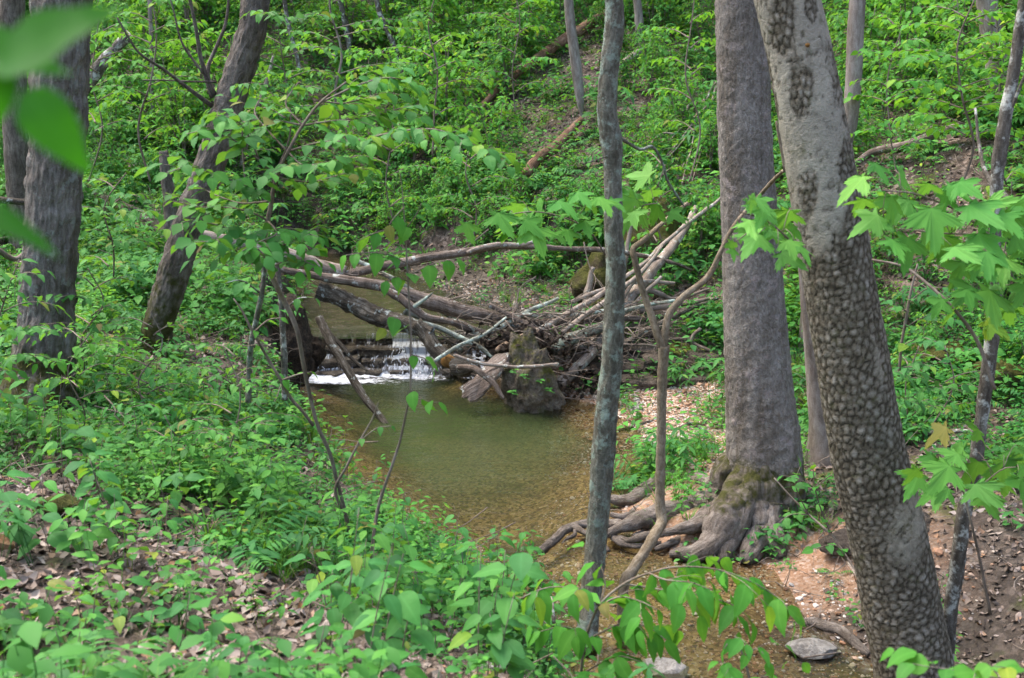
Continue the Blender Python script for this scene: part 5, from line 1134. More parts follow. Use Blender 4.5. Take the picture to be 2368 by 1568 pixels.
def sapling(label, stem, sprays, key, size, mat, name='sapling', cat='sapling', seed=0, droop=.45, gap=.075, top=True, sides=7, side=0, stem_f=1):
    cnt = 0; more = []; rg = np.random.default_rng(seed); P = pathpx(stem); root = tag(empty(name, P[0][:3]), label, cat)
    if stem_f != 1: P = [[p[0] + .10*math.sin(i*2.3 + seed), p[1], p[2], p[3]*stem_f] for i, p in enumerate(P)]
    child('trunk', tube_mesh('trunk', P, mat, sides=sides, step=.04, rough=.12, rscale=15, seed=seed, wander=.01), root)
    for k, sp_ in enumerate(sprays):
        Q = pathpx(sp_)
        child('branch', tube_mesh('branch', Q, mat, sides=5, step=.04, rough=.08, seed=seed + k, wander=.008), root)
        sets = [Q]; C_, s_ = catmull(np.array(Q)[:, :3], 30); L = s_[-1]
        if side:
            T_, N_, B_ = frames(C_); tw = []
            for q in range(int(L/side)):
                i_ = int((.15 + .8*(q + .5)/max(1, int(L/side)))*29); sd_ = np.cross(T_[i_], UPV)*(1 if q % 2 else -1); d_ = T_[i_]*.6 + sd_*.8 + rg.normal(0, .12, 3); l_ = rg.uniform(.18, .36)*(1.2 - .6*i_/29)
                tq = [[*C_[i_], .0022], [*(C_[i_] + d_*l_*.5 + UPV*.015), .0017], [*(C_[i_] + d_*l_ - UPV*.02), .001]]; sets.append(tq); tw.append(tube(tq, sides=3, step=.08, rough=0)[:4])
            if tw:
                V, Fs, uv, at = merge(tw); child('twigs', mesh_np('twigs', V, Fs, mat, None, uv), root)
        for Q in sets:
            L = np.linalg.norm(np.diff(np.array(Q)[:, :3], axis=0), axis=1).sum(); n = max(3, int(L/gap))
            PP, D, Nn, sz = twig_leaves(Q, n, size, key[0], rg, spread=.9, droop=droop, t0=.12)
            if cnt > 285:
                more.append(leaves(PP, D, Nn, sz, key[0], rg)); continue
            for a in range(n): put_leaf(root, PP[a], D[a], Nn[a], sz[a], key, rg)
            cnt += n
    if more:
        V, Fs, uv, at = merge(more); o = child('foliage', mesh_np('foliage', V, Fs, M[key[1]], at), root); o['kind'] = 'stuff'
    return root
Y = 7.4
def spr(*pts, w0=5, w1=2, Y0=Y, Y1=Y):
    n = len(pts); return [(u, v, w0 + (w1 - w0)*k/(n - 1), Y0 + (Y1 - Y0)*k/(n - 1)) for k, (u, v) in enumerate(pts)]
sapling('tall thin arching sapling with broad flat leafy sprays in front of the log jam',
  [(810,1240,9,8),(790,1150,9,8),(764,1055,9,7.9),(735,990,9,7.8),(719,930,9,7.8),(703,850,10,7.7),(687,767,11,7.6),(660,700,12,7.6),(640,660,13,7.5),(622,620,14,7.5),(612,570,14,7.5),(618,510,12,7.4),(628,465,11,7.4),(640,410,9,7.4),(665,350,8,7.3),(700,290,7,7.3),(745,235,6,7.2),(800,190,4,7.1)],
  [spr((628,465),(600,440),(560,425),(500,405),(440,385),(385,400), Y1=6.8), spr((640,410),(600,370),(550,330),(500,300),(430,310), Y1=6.9), spr((665,350),(740,330),(830,325),(920,305),(1010,300),(1090,330),(1150,360),(1178,385), Y1=6.6),
   spr((700,290),(760,280),(850,270),(930,250),(985,240), Y1=7.8), spr((745,235),(820,200),(890,180),(950,190),(985,215), Y1=7.5), spr((612,570),(660,565),(700,540),(738,548), Y1=7.0), spr((612,570),(560,540),(500,520),(440,510),(390,530), Y1=6.9),
   spr((618,510),(580,490),(530,480),(470,480),(400,465), Y1=7.2), spr((665,350),(620,300),(590,260),(605,220), Y1=7.8), spr((622,620),(680,600),(730,615), Y1=7.1), spr((700,290),(660,240),(690,190), Y1=7.6), spr((640,410),(720,420),(800,400),(860,390), Y1=7.9),
   spr((628,465),(560,470),(500,450),(460,430), Y1=7.6), spr((618,510),(640,540),(600,560),(560,580), Y1=6.7), spr((745,235),(790,240),(860,225),(900,220), Y1=7.9), spr((600,370),(560,290),(520,270),(480,265), Y0=7.3, Y1=7.0),
   spr((665,350),(700,380),(760,375),(830,360), Y1=6.9), spr((612,570),(560,590),(520,560),(450,560), Y1=6.6), spr((700,290),(640,280),(590,300),(540,260), Y1=7.5)],
  ('wide', 'leaf'), .115, M['twig'], seed=1, droop=.3, gap=.06, side=.10)
sapling('hair-thin upright sapling with drooping leaf pairs in front of the waterfall',
  [(856,1300,8,7.2),(875,1180,8,7.2),(905,1080,7,7.1),(930,1000,6,7.1),(948,900,5,7.0),(950,780,5,7.0),(942,650,4.5,7.0),(938,560,4,7),(934,500,3,7),(930,440,2,7),(925,400,2,7)],
  [spr((938,560),(905,535),(868,540),(830,556), Y0=7, Y1=6.8, w0=3), spr((942,610),(900,590),(850,585),(800,590), Y0=7, Y1=6.7, w0=3), spr((938,530),(960,500),(975,470), Y0=7, Y1=6.9, w0=3), spr((942,650),(915,640),(895,650), Y0=7, Y1=6.8, w0=3),
   spr((942,640),(1000,610),(1058,598), Y0=7, Y1=6.8, w0=3), spr((950,760),(915,735),(890,760), Y0=7, Y1=6.9, w0=3), spr((950,820),(985,830),(1000,850), Y0=7, Y1=6.9, w0=3), spr((948,900),(985,925),(1015,930), Y0=7, Y1=6.8, w0=3), spr((934,480),(915,500),(900,520), Y0=7, Y1=6.8, w0=3)],
  ('wide', 'leaf_hanging'), .125, M['twig'], seed=2, droop=.8, gap=.06)
sapling('thick grey sapling stem standing on the left bank behind the arching sapling', [(574,930,14,9.4),(576,870,14,9.4),(582,795,14,9.3),(592,740,13,9.3),(604,680,12,9.2),(612,620,11,9.2),(616,560,10,9.1)], [spr((604,680),(560,650),(520,655), Y0=9.2, Y1=9), spr((612,600),(650,560),(690,560), Y0=9.2, Y1=9)], ('ovate', 'leaf'), .12, M['bark_slim'], seed=3)
sapling('dark stem standing before the undercut left bank', [(659,925,15,9.6),(656,830,15,9.6),(652,724,14,9.6),(646,660,13,9.6),(641,600,11,9.6),(630,540,9,9.6)], [spr((652,724),(690,690),(730,690), Y0=9.6, Y1=9.4), spr((656,830),(620,800),(590,805), Y0=9.6, Y1=9.4)], ('ovate', 'leaf'), .12, M['bark_dark'], seed=4)
sapling('thin crooked grey sapling leaning left to right across the pool corner', [(790,1180,7,7.6),(775,1130,7,7.6),(800,1080,6,7.5),(830,1020,5,7.5),(860,970,4,7.5),(875,930,3,7.4)], [spr((830,1020),(870,990),(905,985), Y0=7.5, w0=3, Y1=7.4)], ('ovate', 'leaf'), .08, M['twig'], seed=5)
sapling('thin bent branch stem crossing the lower left bank towards the arching sapling', [(725,985,8,8.2),(700,950,8,8.2),(672,920,8,8.2),(650,880,8,8.1),(620,830,7,8.1),(585,770,6,8),(560,720,5,8),(540,690,3,8)], [spr((650,880),(690,865),(720,860), Y0=8.1, Y1=8), spr((620,830),(600,800),(560,800), Y0=8.1, Y1=8), spr((585,770),(620,740),(650,735), Y0=8, Y1=7.9)], ('ovate', 'leaf_hanging'), .10, M['twig'], seed=6)
# slender plant with blue-green leaves right of the plated trunk and one at the roots
sapling('slender pale stem with grey-green leaves right of the plated trunk', [(2078,870,7,9.2),(2085,790,7,9.2),(2096,720,7,9.2),(2108,660,6,9.2),(2122,610,4,9.2)], [spr((2090,760),(2130,735),(2170,725),(2210,740), Y0=9.2, Y1=9, w0=3), spr((2096,720),(2060,700),(2040,690), Y0=9.2, Y1=9, w0=3), spr((2085,800),(2130,780),(2165,790), Y0=9.2, Y1=8.8, w0=3), spr((2100,700),(2140,670),(2180,665), Y0=9.2, Y1=9, w0=3), spr((2080,850),(2120,850),(2160,880), Y0=9.2, Y1=9, w0=3)], ('wide', 'leaf_ground'), .13, M['twig'], seed=7, droop=.2)
sapling('leafy sapling leaning in front of the mossy foot of the massive trunk', [(1990,1345,7,8.6),(1960,1290,6,8.8),(1920,1235,6,9),(1870,1190,5,9.2),(1830,1150,4,9.3),(1790,1105,3,9.4)], [spr((1920,1235),(1900,1180),(1885,1130),(1880,1085), Y0=9, Y1=9, w0=4), spr((1870,1190),(1840,1120),(1850,1080), Y0=9.2, Y1=9.1, w0=3), spr((1885,1130),(1850,1110),(1810,1100), Y0=9, Y1=8.8, w0=3), spr((1885,1130),(1920,1100),(1960,1095), Y0=9, Y1=8.8, w0=3), spr((1960,1290),(1930,1260),(1880,1270), Y0=8.8, Y1=8.6, w0=3), spr((1920,1235),(1950,1200),(1980,1180), Y0=9, Y1=8.8, w0=3), spr((1870,1190),(1830,1190),(1800,1210), Y0=9.2, Y1=9, w0=3)], ('wide', 'leaf'), .105, M['twig'], seed=8, droop=.2)
# the drooping branch over the stream, bottom middle
sapling('young tree at the bottom with big drooping pointed leaves hanging over the stream', [(1335,1640,9,5.4),(1345,1560,8,5.3),(1355,1480,7,5.3),(1385,1400,6,5.2),(1440,1350,6,5.2),(1500,1325,5,5.1)],
  [spr((1500,1325),(1560,1310),(1640,1312),(1720,1335),(1790,1375),(1845,1425), Y0=5.1, Y1=4.9), spr((1385,1400),(1340,1365),(1270,1360),(1200,1385), Y0=5.2, Y1=5), spr((1440,1350),(1540,1365),(1620,1375),(1700,1400),(1740,1440), Y0=5.2, Y1=5), spr((1355,1480),(1440,1440),(1500,1450),(1540,1480), Y0=5.3, Y1=5.1), spr((1355,1480),(1310,1450),(1250,1460), Y0=5.3, Y1=5.1),
   spr((1385,1400),(1430,1380),(1480,1390),(1520,1410), Y0=5.2, Y1=5), spr((1345,1560),(1420,1520),(1480,1530), Y0=5.3, Y1=5), spr((1385,1400),(1400,1350),(1390,1310), Y0=5.2, Y1=5.3), spr((1500,1325),(1540,1340),(1600,1345),(1650,1365), Y0=5.1, Y1=4.8)],
  ('ovate', 'leaf_hanging'), .15, M['twig'], seed=9, droop=.75, gap=.06, side=.16)
sapling('small leafy sapling at the bottom edge right of the white stone', [(1745,1680,7,4.8),(1735,1590,6,4.8),(1720,1520,5,4.8),(1700,1470,3,4.8)], [spr((1720,1520),(1750,1500),(1775,1530), Y0=4.8, Y1=4.7), spr((1735,1590),(1690,1540),(1660,1530), Y0=4.8, Y1=4.7), spr((1735,1590),(1770,1560),(1800,1575), Y0=4.8, Y1=4.7), spr((1710,1490),(1690,1480),(1675,1500), Y0=4.8, Y1=4.7)], ('ovate', 'leaf_hanging'), .10, M['twig'], seed=10, droop=.6, gap=.05, side=.15)
sapling('low branch of large leaves entering at the bottom right corner before the plated trunk', [(2520,1640,9,3.5),(2420,1600,8,3.5),(2330,1575,7,3.5)], [spr((2330,1575),(2260,1560),(2180,1545),(2110,1535), Y0=3.5, Y1=3.4), spr((2420,1600),(2380,1560),(2340,1545),(2290,1540), Y0=3.5, Y1=3.4), spr((2330,1575),(2280,1590),(2200,1590),(2140,1580), Y0=3.5, Y1=3.4)], ('wide', 'leaf_hanging'), .105, M['twig'], seed=11, droop=.3, gap=.06, side=.2)

# maples
def maple_plant(label, stem, pts, Yc, branches, seed, mat):
    rg = np.random.default_rng(seed); P = pathpx(stem); root = tag(empty('maple_sapling', P[0][:3]), label, 'sapling')
    child('trunk', tube_mesh('trunk', P, mat, sides=7, step=.05, rough=.1, seed=seed, wander=.01), root)
    nodes = [np.array(p[:3]) for p in catmull(np.array(P), 24)[0]]
    for k, b_ in enumerate(branches):
        Q = pathpx(b_); child('branch', tube_mesh('branch', Q, mat, sides=5, step=.04, rough=.1, seed=k, wander=.01), root); nodes += [p[:3] for p in catmull(np.array(Q), 16)[0]]
    pet = []
    for (u, v, w) in pts:
        Yl = Yc + rg.normal()*.18; c = W(u, v - w*.25, Yl); nodes_a = np.array(nodes); q = nodes_a[np.argmin(np.linalg.norm(nodes_a - c, axis=1))]
        out = c - q; out[2] = 0; out /= np.linalg.norm(out) + 1e-6; size = px2m(w, Yl)*rg.uniform(.78, 1.12)
        D = out*.7 + rg.normal(0, .35, 3)*np.array([1, 1, 0]) + np.array([0, -.45, -.30 - .5*rg.random()]); Nn = UPV*.8 + np.array([0, -.55, 0]) + rg.normal(0, .25, 3)
        put_leaf(root, c, D, Nn, size, ('maple', 'leaf_maple'), rg)
        if rg.random() < .8:
            c2 = c + rg.normal(0, .09, 3); put_leaf(root, c2, D + rg.normal(0, .4, 3), Nn, size*.75, ('maple', 'leaf_maple'), rg)
        pet.append(tube([[*q, .003], [*((q + c)/2 + np.array([0, 0, .04])), .0022], [*c, .0018]], sides=3, step=.1, rough=0)[:4])
    V, Fs, uv, at = merge(pet); child('leaf_stalks', mesh_np('leaf_stalks', V, Fs, M['twig'], None, uv), root)
maple_plant('large-leaved maple sapling spreading over the right edge beside the lichened slim trunk', [(2470,900,12,6.3),(2400,760,10,6.3),(2340,640,9,6.3),(2280,540,7,6.2),(2200,480,5,6.2)],
  [(2010,430,110),(2070,420,110),(2110,480,100),(2040,520,110),(2150,500,120),(2180,450,100),(2230,500,120),(2300,520,110),(2340,560,110),(2250,560,110),(2170,560,110),(2100,560,90),(2330,620,110),(2280,600,100),(2350,480,90),(2230,620,90),(2000,480,90),(2130,530,100),(2210,440,90),(2360,660,90),(2060,470,100),(2320,500,100),(2390,560,110),(2200,590,90)], 6.1,
  [[(2200,480,5,6.2),(2120,450,4,6.1),(2040,440,3,6.0)], [(2280,540,5,6.2),(2180,540,4,6.0),(2080,530,3,5.9)], [(2340,640,5,6.3),(2300,600,4,6.1),(2240,590,3,6.0)]], 51, M['twig'])
maple_plant('maple sprig with a cluster of hanging leaves at half height on the right', [(2016,600,4,6.9),(2085,615,6,6.8),(2140,655,7,6.7),(2205,715,8,6.6),(2260,790,9,6.6),(2300,900,9,6.6)],
  [(2290,690,110),(2230,720,100),(2270,760,90),(2330,720,90),(2300,640,90),(2250,680,90),(2345,680,80)], 6.4, [[(2205,715,5,6.6),(2250,690,4,6.5),(2300,690,3,6.4)]], 52, M['twig'])
maple_plant('maple branch with bright leaves in front of the massive trunk', [(1880,620,7,6.5),(1830,560,5,6.5),(1770,510,4,6.4),(1710,490,3,6.4)],
  [(1720,480,90),(1770,500,90),(1810,540,90),(1840,580,80),(1760,560,90),(1700,540,70),(1830,500,80),(1690,565,55),(1800,600,80),(1745,470,70),(1735,525,80)], 6.4, [[(1770,510,4,6.4),(1730,540,3,6.3),(1700,560,2,6.3)]], 53, M['twig'])
maple_plant('maple branch with flat sunlit leaves behind the slim central trunk', [(1400,590,4,8.8),(1360,530,4,8.7),(1300,500,3,8.6),(1230,490,3,8.5),(1160,500,2,8.4)],
  [(1150,505,80),(1200,490,90),(1260,500,90),(1310,545,70),(1230,535,80),(1350,520,60),(1380,475,90),(1330,460,80),(1285,480,80),(1180,520,70)], 8.5, [], 54, M['twig'])
maple_plant('small maple sprig with yellow-green leaves just right of the slim central trunk', [(1420,600,5,9.6),(1450,530,4,9.6),(1480,480,3,9.6),(1520,470,2,9.6)],
  [(1440,455,90),(1480,475,90),(1520,485,70),(1465,505,80),(1500,450,70),(1545,500,60)], 9.6, [], 55, M['twig'])
maple_plant('low maple sapling with pale leaves round the lichened slim trunk', [(2290,1420,8,6.9),(2270,1320,7,6.9),(2250,1220,6,6.8),(2230,1140,5,6.8),(2210,1090,3,6.7)],
  [(2150,1070,110),(2200,1100,120),(2270,1090,110),(2250,1140,110),(2190,1150,90),(2320,1080,110),(2355,1120,90),(2130,1110,80),(2240,1060,100),(2300,1130,90),(2350,1050,90)], 6.7, [[(2250,1150,4,6.8),(2310,1090,3,6.7),(2350,1080,2,6.6)]], 56, M['twig'])

# out-of-focus leaves right before the lens
def near_leaves():
    rg = np.random.default_rng(3); P = pathpx([(-700,-60,14,1.05),(-350,60,10,1.0),(-120,120,8,.95),(20,150,6,.9)]); root = tag(empty('near_branch', P[0][:3]), 'blurred branch with large green leaves very close at the top left corner', 'branch')
    child('branch', tube_mesh('branch', P, M['twig'], sides=6, step=.02, rough=.05), root)
    for (u0, v0, Y0, u1, v1, Y1, w, nr) in ((-10,150,.90, 212,42,.86, .95, (0,-.85,.5)), (62,205,.86, 182,388,.84, 1.05, (.2,-1,.1)), (-90,470,.9, 112,540,.88, .62, (0,-.6,.7)), (-150,110,.95, 95,105,.92, 1.0, (0,-.7,.5)), (15,150,.95, -30,300,.93, .9, (.3,-.9,.1)), (-40,190,.93, 70,40,1.0, .8, (0,-.8,.5))):
        a, b_ = W(u0, v0, Y0), W(u1, v1, Y1); D = b_ - a; L = np.linalg.norm(D)
        o = put_leaf(root, a, D, np.array(nr, float), L, ('ovate', 'leaf_near'), rg)
        o.matrix_basis = o.matrix_basis @ Matrix.Diagonal((w, 1, 1, 1))
near_leaves()

# leafy seedlings on the near bank: each a plant with its leaves
rg = np.random.default_rng(909)
def seedling(x, y, h, nl, size, key, lb, group):
    z = gz(x, y)[0]; u_, v_ = to_px(x, y, z); nm = min(LAND2, key=lambda q: abs(q[0] - u_)); hw = 'short' if h < .3 else 'knee-high' if h < .5 else 'tall'; kw_ = {'wide': 'broad-leaved', 'ovate': 'pointed-leaved'}[key[0]]
    row = 'far' if v_ < 1000 else 'mid' if v_ < 1250 else 'near' if v_ < 1450 else 'bottom'
    lb = '%s %s %s seedling %s %s %s' % (hw, kw_, 'blue-green' if key[1] == 'leaf_ground' else 'bright green', {'far': 'far up', 'mid': 'half way down', 'near': 'low down', 'bottom': 'at the bottom'}[row], 'left of' if u_ < nm[0] else 'right of', nm[1])
    root = tag(empty('seedling', (x, y, z)), lb, 'plant', 'leafy seedlings on the near bank'); a = rg.uniform(0, 6.28); d = np.array([math.cos(a), math.sin(a), 0])*h*.2
    st = [[x, y, z - .02, .004], [x + d[0]*.4, y + d[1]*.4, z + h*.5, .003], [x + d[0], y + d[1], z + h, .0015]]
    child('stem', tube_mesh('stem', st, M['twig'], sides=4, step=.08, rough=.05), root); C, _ = catmull(np.array(st), 20)
    an = rg.uniform(0, 6.28)
    for k in range(nl):
        t = .35 + .65*(k//2*2 + 1)/nl if nl > 1 else 1; t = min(t, 1); c = C[int(t*19)][:3]; an += math.pi if k % 2 else 1.6
        D = np.array([math.cos(an), math.sin(an), rg.uniform(-.45, .1)]); put_leaf(root, c + D*size*.3, D, UPV + rg.normal(0, .22, 3), size*rg.uniform(.7, 1.15), key, rg)
def seed_patch(n, us, vs, h, size, nl, keys, lb, group):
    for _ in range(n):
        p = hit(rg.uniform(*us), rg.uniform(*vs)); seedling(p[0], p[1], rg.uniform(*h), int(rg.integers(*nl)), rg.uniform(*size), keys[rg.integers(0, len(keys))], lb, group)
G = [('wide', 'leaf_ground'), ('ovate', 'leaf_ground'), ('ovate', 'leaf')]
seed_patch(44, (760, 1310), (1370, 1620), (.35, .75), (.10, .15), (7, 12), G, 'broad-leaved seedling in the dense patch at the bottom left of the stream', 'broad-leaved seedlings by the near shore')
seed_patch(22, (860, 1260), (1280, 1420), (.35, .7), (.08, .12), (7, 11), G, 'seedling standing at the water edge below the pool', 'seedlings at the water edge')
seed_patch(24, (20, 620), (1060, 1330), (.25, .5), (.11, .16), (6, 10), G, 'large-leaved blue-green plant on the near slope at the left', 'large-leaved plants on the near slope')
seed_patch(26, (0, 800), (1360, 1660), (.12, .3), (.08, .12), (4, 8), G, 'low seedling rising out of the dead leaves', 'seedlings in the dead leaves')
seed_patch(22, (230, 660), (860, 1080), (.3, .6), (.10, .14), (7, 12), G, 'tall seedling on the left bank in front of the leaning trunk', 'tall seedlings on the left bank')
seed_patch(16, (-60, 260), (880, 1090), (.35, .7), (.11, .15), (7, 12), G, 'tall seedling around the foot of the thick left trunk', 'seedlings round the left trunk')
seed_patch(18, (600, 900), (1060, 1290), (.3, .55), (.08, .12), (7, 11), G, 'leafy seedling on the near bank beside the pool', 'seedlings on the bank beside the pool')
seed_patch(10, (560, 720), (690, 840), (.25, .5), (.08, .12), (6, 10), G, 'seedling on the lip of the undercut left bank', 'seedlings on the undercut bank')
# small plants on the boulder and grass at the roots
for (u, v, Yb, h, nl) in ((1190, 862, 15.5, .16, 7), (1212, 870, 15.5, .12, 6), (1250, 882, 15.6, .12, 6), (1185, 905, 15.45, .10, 6), (1270, 900, 15.6, .1, 5)):
    p = W(u, v + 12, Yb); root = tag(empty('small_plant', p), 'tiny green plant rooted on the big mossy boulder', 'plant', 'tiny plants on the boulder')
    for k in range(nl):
        a = k*2.4; D = np.array([math.cos(a), math.sin(a) - .3, .1 + .3*rg.random()]); put_leaf(root, p + np.array([0, 0, h*(.4 + .6*k/nl)]), D, UPV + rg.normal(0, .2, 3), .085, ('ovate', 'leaf'), rg)
gr_p = []
for (cu, cv, n, su, sv) in ((1520, 1105, 26, 40, 18), (1600, 1045, 26, 45, 22), (1640, 985, 14, 30, 20), (1850, 1215, 16, 30, 25), (1330, 700, 12, 60, 8), (1790, 1290, 8, 25, 10), (1660, 900, 20, 30, 30), (700, 1250, 10, 40, 20)):
    for _ in range(n):
        gr_p.append(hit(cu + rg.normal()*su, cv + rg.normal()*sv))
gr_p = np.array(gr_p); n = len(gr_p)
scatter('grass', gr_p, np.stack([rg.normal(0, .1, n), rg.normal(0, .1, n), rg.uniform(0, 6.28, n)], 1), rg.uniform(.8, 1.6, n), rg.choice([7, 7, 7, 0, 8], n), herbs)

# tangle of thin dead branches and packed leaves caught in the log jam
rg = np.random.default_rng(4141)
ps = []
def thin(a, b_, w, sag=.1, br=2):
    a, b_ = np.array(a), np.array(b_); m1 = a*.67 + b_*.33 + rg.normal(0, .06, 3) - UPV*sag*rg.random(); m2 = a*.33 + b_*.67 + rg.normal(0, .07, 3) - UPV*sag*rg.random()
    ps.append(tube([[*a, w], [*m1, w*.9], [*m2, w*.7], [*b_, w*.25]], sides=5, step=.09, rough=.15, rscale=20)[:4])
    for _ in range(br):
        t = rg.uniform(.3, .85); c = a*(1 - t) + b_*t if t < .1 else m1*(1 - t) + m2*t; e = c + rg.normal(0, .22, 3) + (b_ - a)*.2
        ps.append(tube([[*c, w*.5], [*((c + e)/2 + rg.normal(0, .03, 3)), w*.4], [*e, w*.15]], sides=4, step=.08, rough=.1)[:4])
for _ in range(125):
    u, v = rg.uniform(960, 1450), rg.uniform(690, 850); Yq = rg.uniform(16.3, 17.6); a = W(u, v, Yq); an = rg.uniform(-.6, .9); L = rg.uniform(.3, 1.1)
    b_ = a + np.array([math.cos(an)*L, rg.normal()*.25, math.sin(an)*L*.6]); thin(a, b_, rg.uniform(.005, .014))
for _ in range(46):
    u, v = rg.uniform(1400, 1680), rg.uniform(640, 900); p = hit(u, v); a = p + UPV*.05; an = rg.uniform(-.5, 3.6); L = rg.uniform(.3, 1.0)
    thin(a, a + np.array([math.cos(an)*L, rg.normal()*.3, rg.uniform(0, .35)*L]), rg.uniform(.005, .014))
for (u0, v0, u1, v1, Y0, Y1) in ((700,640,540,560,16.6,16.9),(760,650,820,610,16.8,17),(1130,530,1010,600,19,18),(900,640,820,570,17,18),(1450,720,1500,590,18,19.3),(1380,820,1330,700,17,17.6),(1000,700,1080,640,17,18),(1240,640,1180,720,18,17.4),(1350,560,1420,700,18.5,18)):
    thin(W(u0, v0, Y0), W(u1, v1, Y1), .012, br=3)
V, Fs, uv, at = merge(ps); tag(obj('jam_twigs', mesh_np('jam_twigs', V, Fs, M['twig'], None, uv)), kind='stuff')
n = 900; u = rg.normal(1200, 60, n); v = rg.normal(800, 22, n); Yq = rg.normal(16.5, .22, n); pts = np.array([W(a, b_, c) for a, b_, c in zip(u, v, Yq)])
u2 = rg.normal(1370, 50, 500); v2 = rg.normal(850, 25, 500); p2 = np.array([W(a, b_, 16.6 + .3*rg.normal()) for a, b_ in zip(u2, v2)]); p2[:, 2] = np.maximum(gz(p2[:, 0], p2[:, 1]), p2[:, 2]*.5)
pts = np.vstack([pts, p2]); n = len(pts)
darkl = coll('packed_leaf_kinds', [proto('packed_leaf_%02d' % k, mesh_np('packed_leaf', *[(lambda VT: (VT[0] - VT[0].mean(0), VT[1]))(ovate(.6, .1*k, .3))][0], M['rock_earth'], None)) for k in range(3)])
scatter('packed_leaves', pts, rg.uniform(-1.2, 1.2, (n, 3))*np.array([1, 1, 3]), rg.uniform(.06, .12, n), rg.integers(0, 3, n), darkl)
core = rock_mesh('debris_mound', (1.0, .55, .42), M['rock_earth'], 91, sub=5, rough=.5, facets=8); o = obj('debris_mound', core); o.location = W(1200, 815, 16.55)
tag(o, 'dark mound of packed leaves and silt caught behind the big boulder', 'debris mound')
# dead branchy tops lying on the slope by the massive trunk
ps = []
for (u0, v0, u1, v1) in ((1655,190,1560,310),(1650,230,1545,330),(1640,215,1590,260),(1620,260,1500,400),(1600,300,1480,420),(1655,200,1600,420),(1610,270,1570,450),(1560,310,1440,360)):
    a, b_ = hit(u0, v0 + 60, 12), hit(u1, v1 + 40, 12); a = W(u0, v0, a[1]); b_ = W(u1, v1, b_[1]); thin(a, b_, .02, .1, 4)
V, Fs, uv, at = merge(ps); o = obj('dead_branch', mesh_np('dead_branch', V, Fs, M['log_pale'], None, uv)); tag(o, 'bare pale forking dead branch lying down the slope left of the massive trunk', 'dead branch')

# taller saplings of the understory with layered sprays
def layered(label, stem, cx, cy, w, h, Yc, n, key, size, mat, seed, droop=.25):
    rg = np.random.default_rng(seed); C, _ = catmull(np.array([(a[0], a[1], a[2], a[3]) for a in stem], float), 40); br = []
    for k in range(n):
        v1 = cy + h*(k + .5)/n - h/2 + rg.normal()*h*.04; sg = 1 if k % 2 else -1; j = np.argmin(np.abs(C[:, 1] - (v1 + 25))); u0, v0 = C[j, 0], C[j, 1]
        u1 = cx + sg*w/2*rg.uniform(.55, 1.0)*(1 - .35*abs(2*(k + .5)/n - 1)); Ye = Yc + rg.uniform(-1.1, 1.1)
        br.append([(u0, v0, 4, Yc), ((u0*2 + u1)/3, (v0*2 + v1)/3 - 10, 3, Yc*.66 + Ye*.34), ((u0 + 2*u1)/3, (v0 + 2*v1)/3 - 8, 2, Yc*.34 + Ye*.66), (u1, v1 + 6, 1.5, Ye)])
    return sapling(label, stem, br, key, size, mat, seed=seed, droop=droop, gap=.085, side=.17, stem_f=.62)
layered('leafy sapling with light layered sprays behind the forked twigs of the leaning trunk', [(330,420,8,14.5),(335,300,8,14.5),(345,180,7,14.5),(350,60,6,14.5),(352,-60,4,14.5)], 340, 120, 330, 330, 14.5, 12, ('ovate', 'leaf_hanging'), .13, M['twig'], 71)
layered('tall sapling with yellow-green horizontal sprays at the top left of centre', [(800,330,10,16),(790,220,10,16),(775,120,9,16),(770,20,8,16),(775,-80,6,16)], 800, 110, 420, 300, 16, 13, ('ovate', 'leaf_hanging'), .14, M['bark_grey'], 72)
layered('sapling with pale green layered sprays high on the middle of the slope', [(1010,360,7,19),(1005,260,7,19),(1000,160,6,19),(1005,60,5,19),(1010,-40,4,19)], 1020, 170, 330, 280, 19, 10, ('ovate', 'leaf_hanging'), .15, M['twig'], 73)
layered('young tree with bright layered foliage at the upper right behind the lichened trunk', [(2230,460,9,12.5),(2235,340,9,12.5),(2225,220,8,12.5),(2230,100,7,12.5),(2240,-20,6,12.5)], 2230, 160, 400, 320, 12.5, 15, ('wide', 'leaf_hanging'), .13, M['twig'], 74)
layered('sapling with fresh green sprays just left of the massive trunk at the top', [(1600,420,6,17),(1605,300,6,17),(1600,180,6,17),(1595,60,5,17),(1600,-40,4,17)], 1580, 130, 210, 320, 17, 9, ('ovate', 'leaf_hanging'), .13, M['twig'], 75)
layered('low leafy sapling between the left tree trunks with flat green sprays', [(250,640,6,11.5),(255,560,6,11.5),(262,480,5,11.5),(270,400,4,11.5)], 270, 500, 230, 190, 11.5, 7, ('ovate', 'leaf'), .12, M['twig'], 76)
layered('leafy sapling at the left edge in front of the thick trunk', [(-30,1000,7,8.5),(-10,850,7,8.5),(10,700,6,8.5),(20,600,4,8.5)], 30, 740, 220, 280, 8.5, 9, ('ovate', 'leaf'), .11, M['twig'], 77)
layered('bushy sapling hiding the foot of the leaning brown trunk', [(330,960,6,10.5),(345,880,6,10.5),(355,800,5,10.5),(350,720,4,10.5)], 350, 830, 300, 200, 10.5, 10, ('ovate', 'leaf'), .11, M['twig'], 78)
layered('delicate sapling with small leaves on the right of the plated trunk', [(2110,960,5,9.6),(2105,880,5,9.6),(2100,800,4,9.6)], 2110, 880, 180, 140, 9.6, 6, ('ovate', 'leaf_ground'), .10, M['twig'], 79)
layered('slender sapling with airy sprays above the arching sapling', [(650,420,6,13),(660,300,6,13),(655,180,5,13),(660,60,4,13)], 660, 150, 300, 300, 13, 10, ('ovate', 'leaf'), .12, M['twig'], 80)
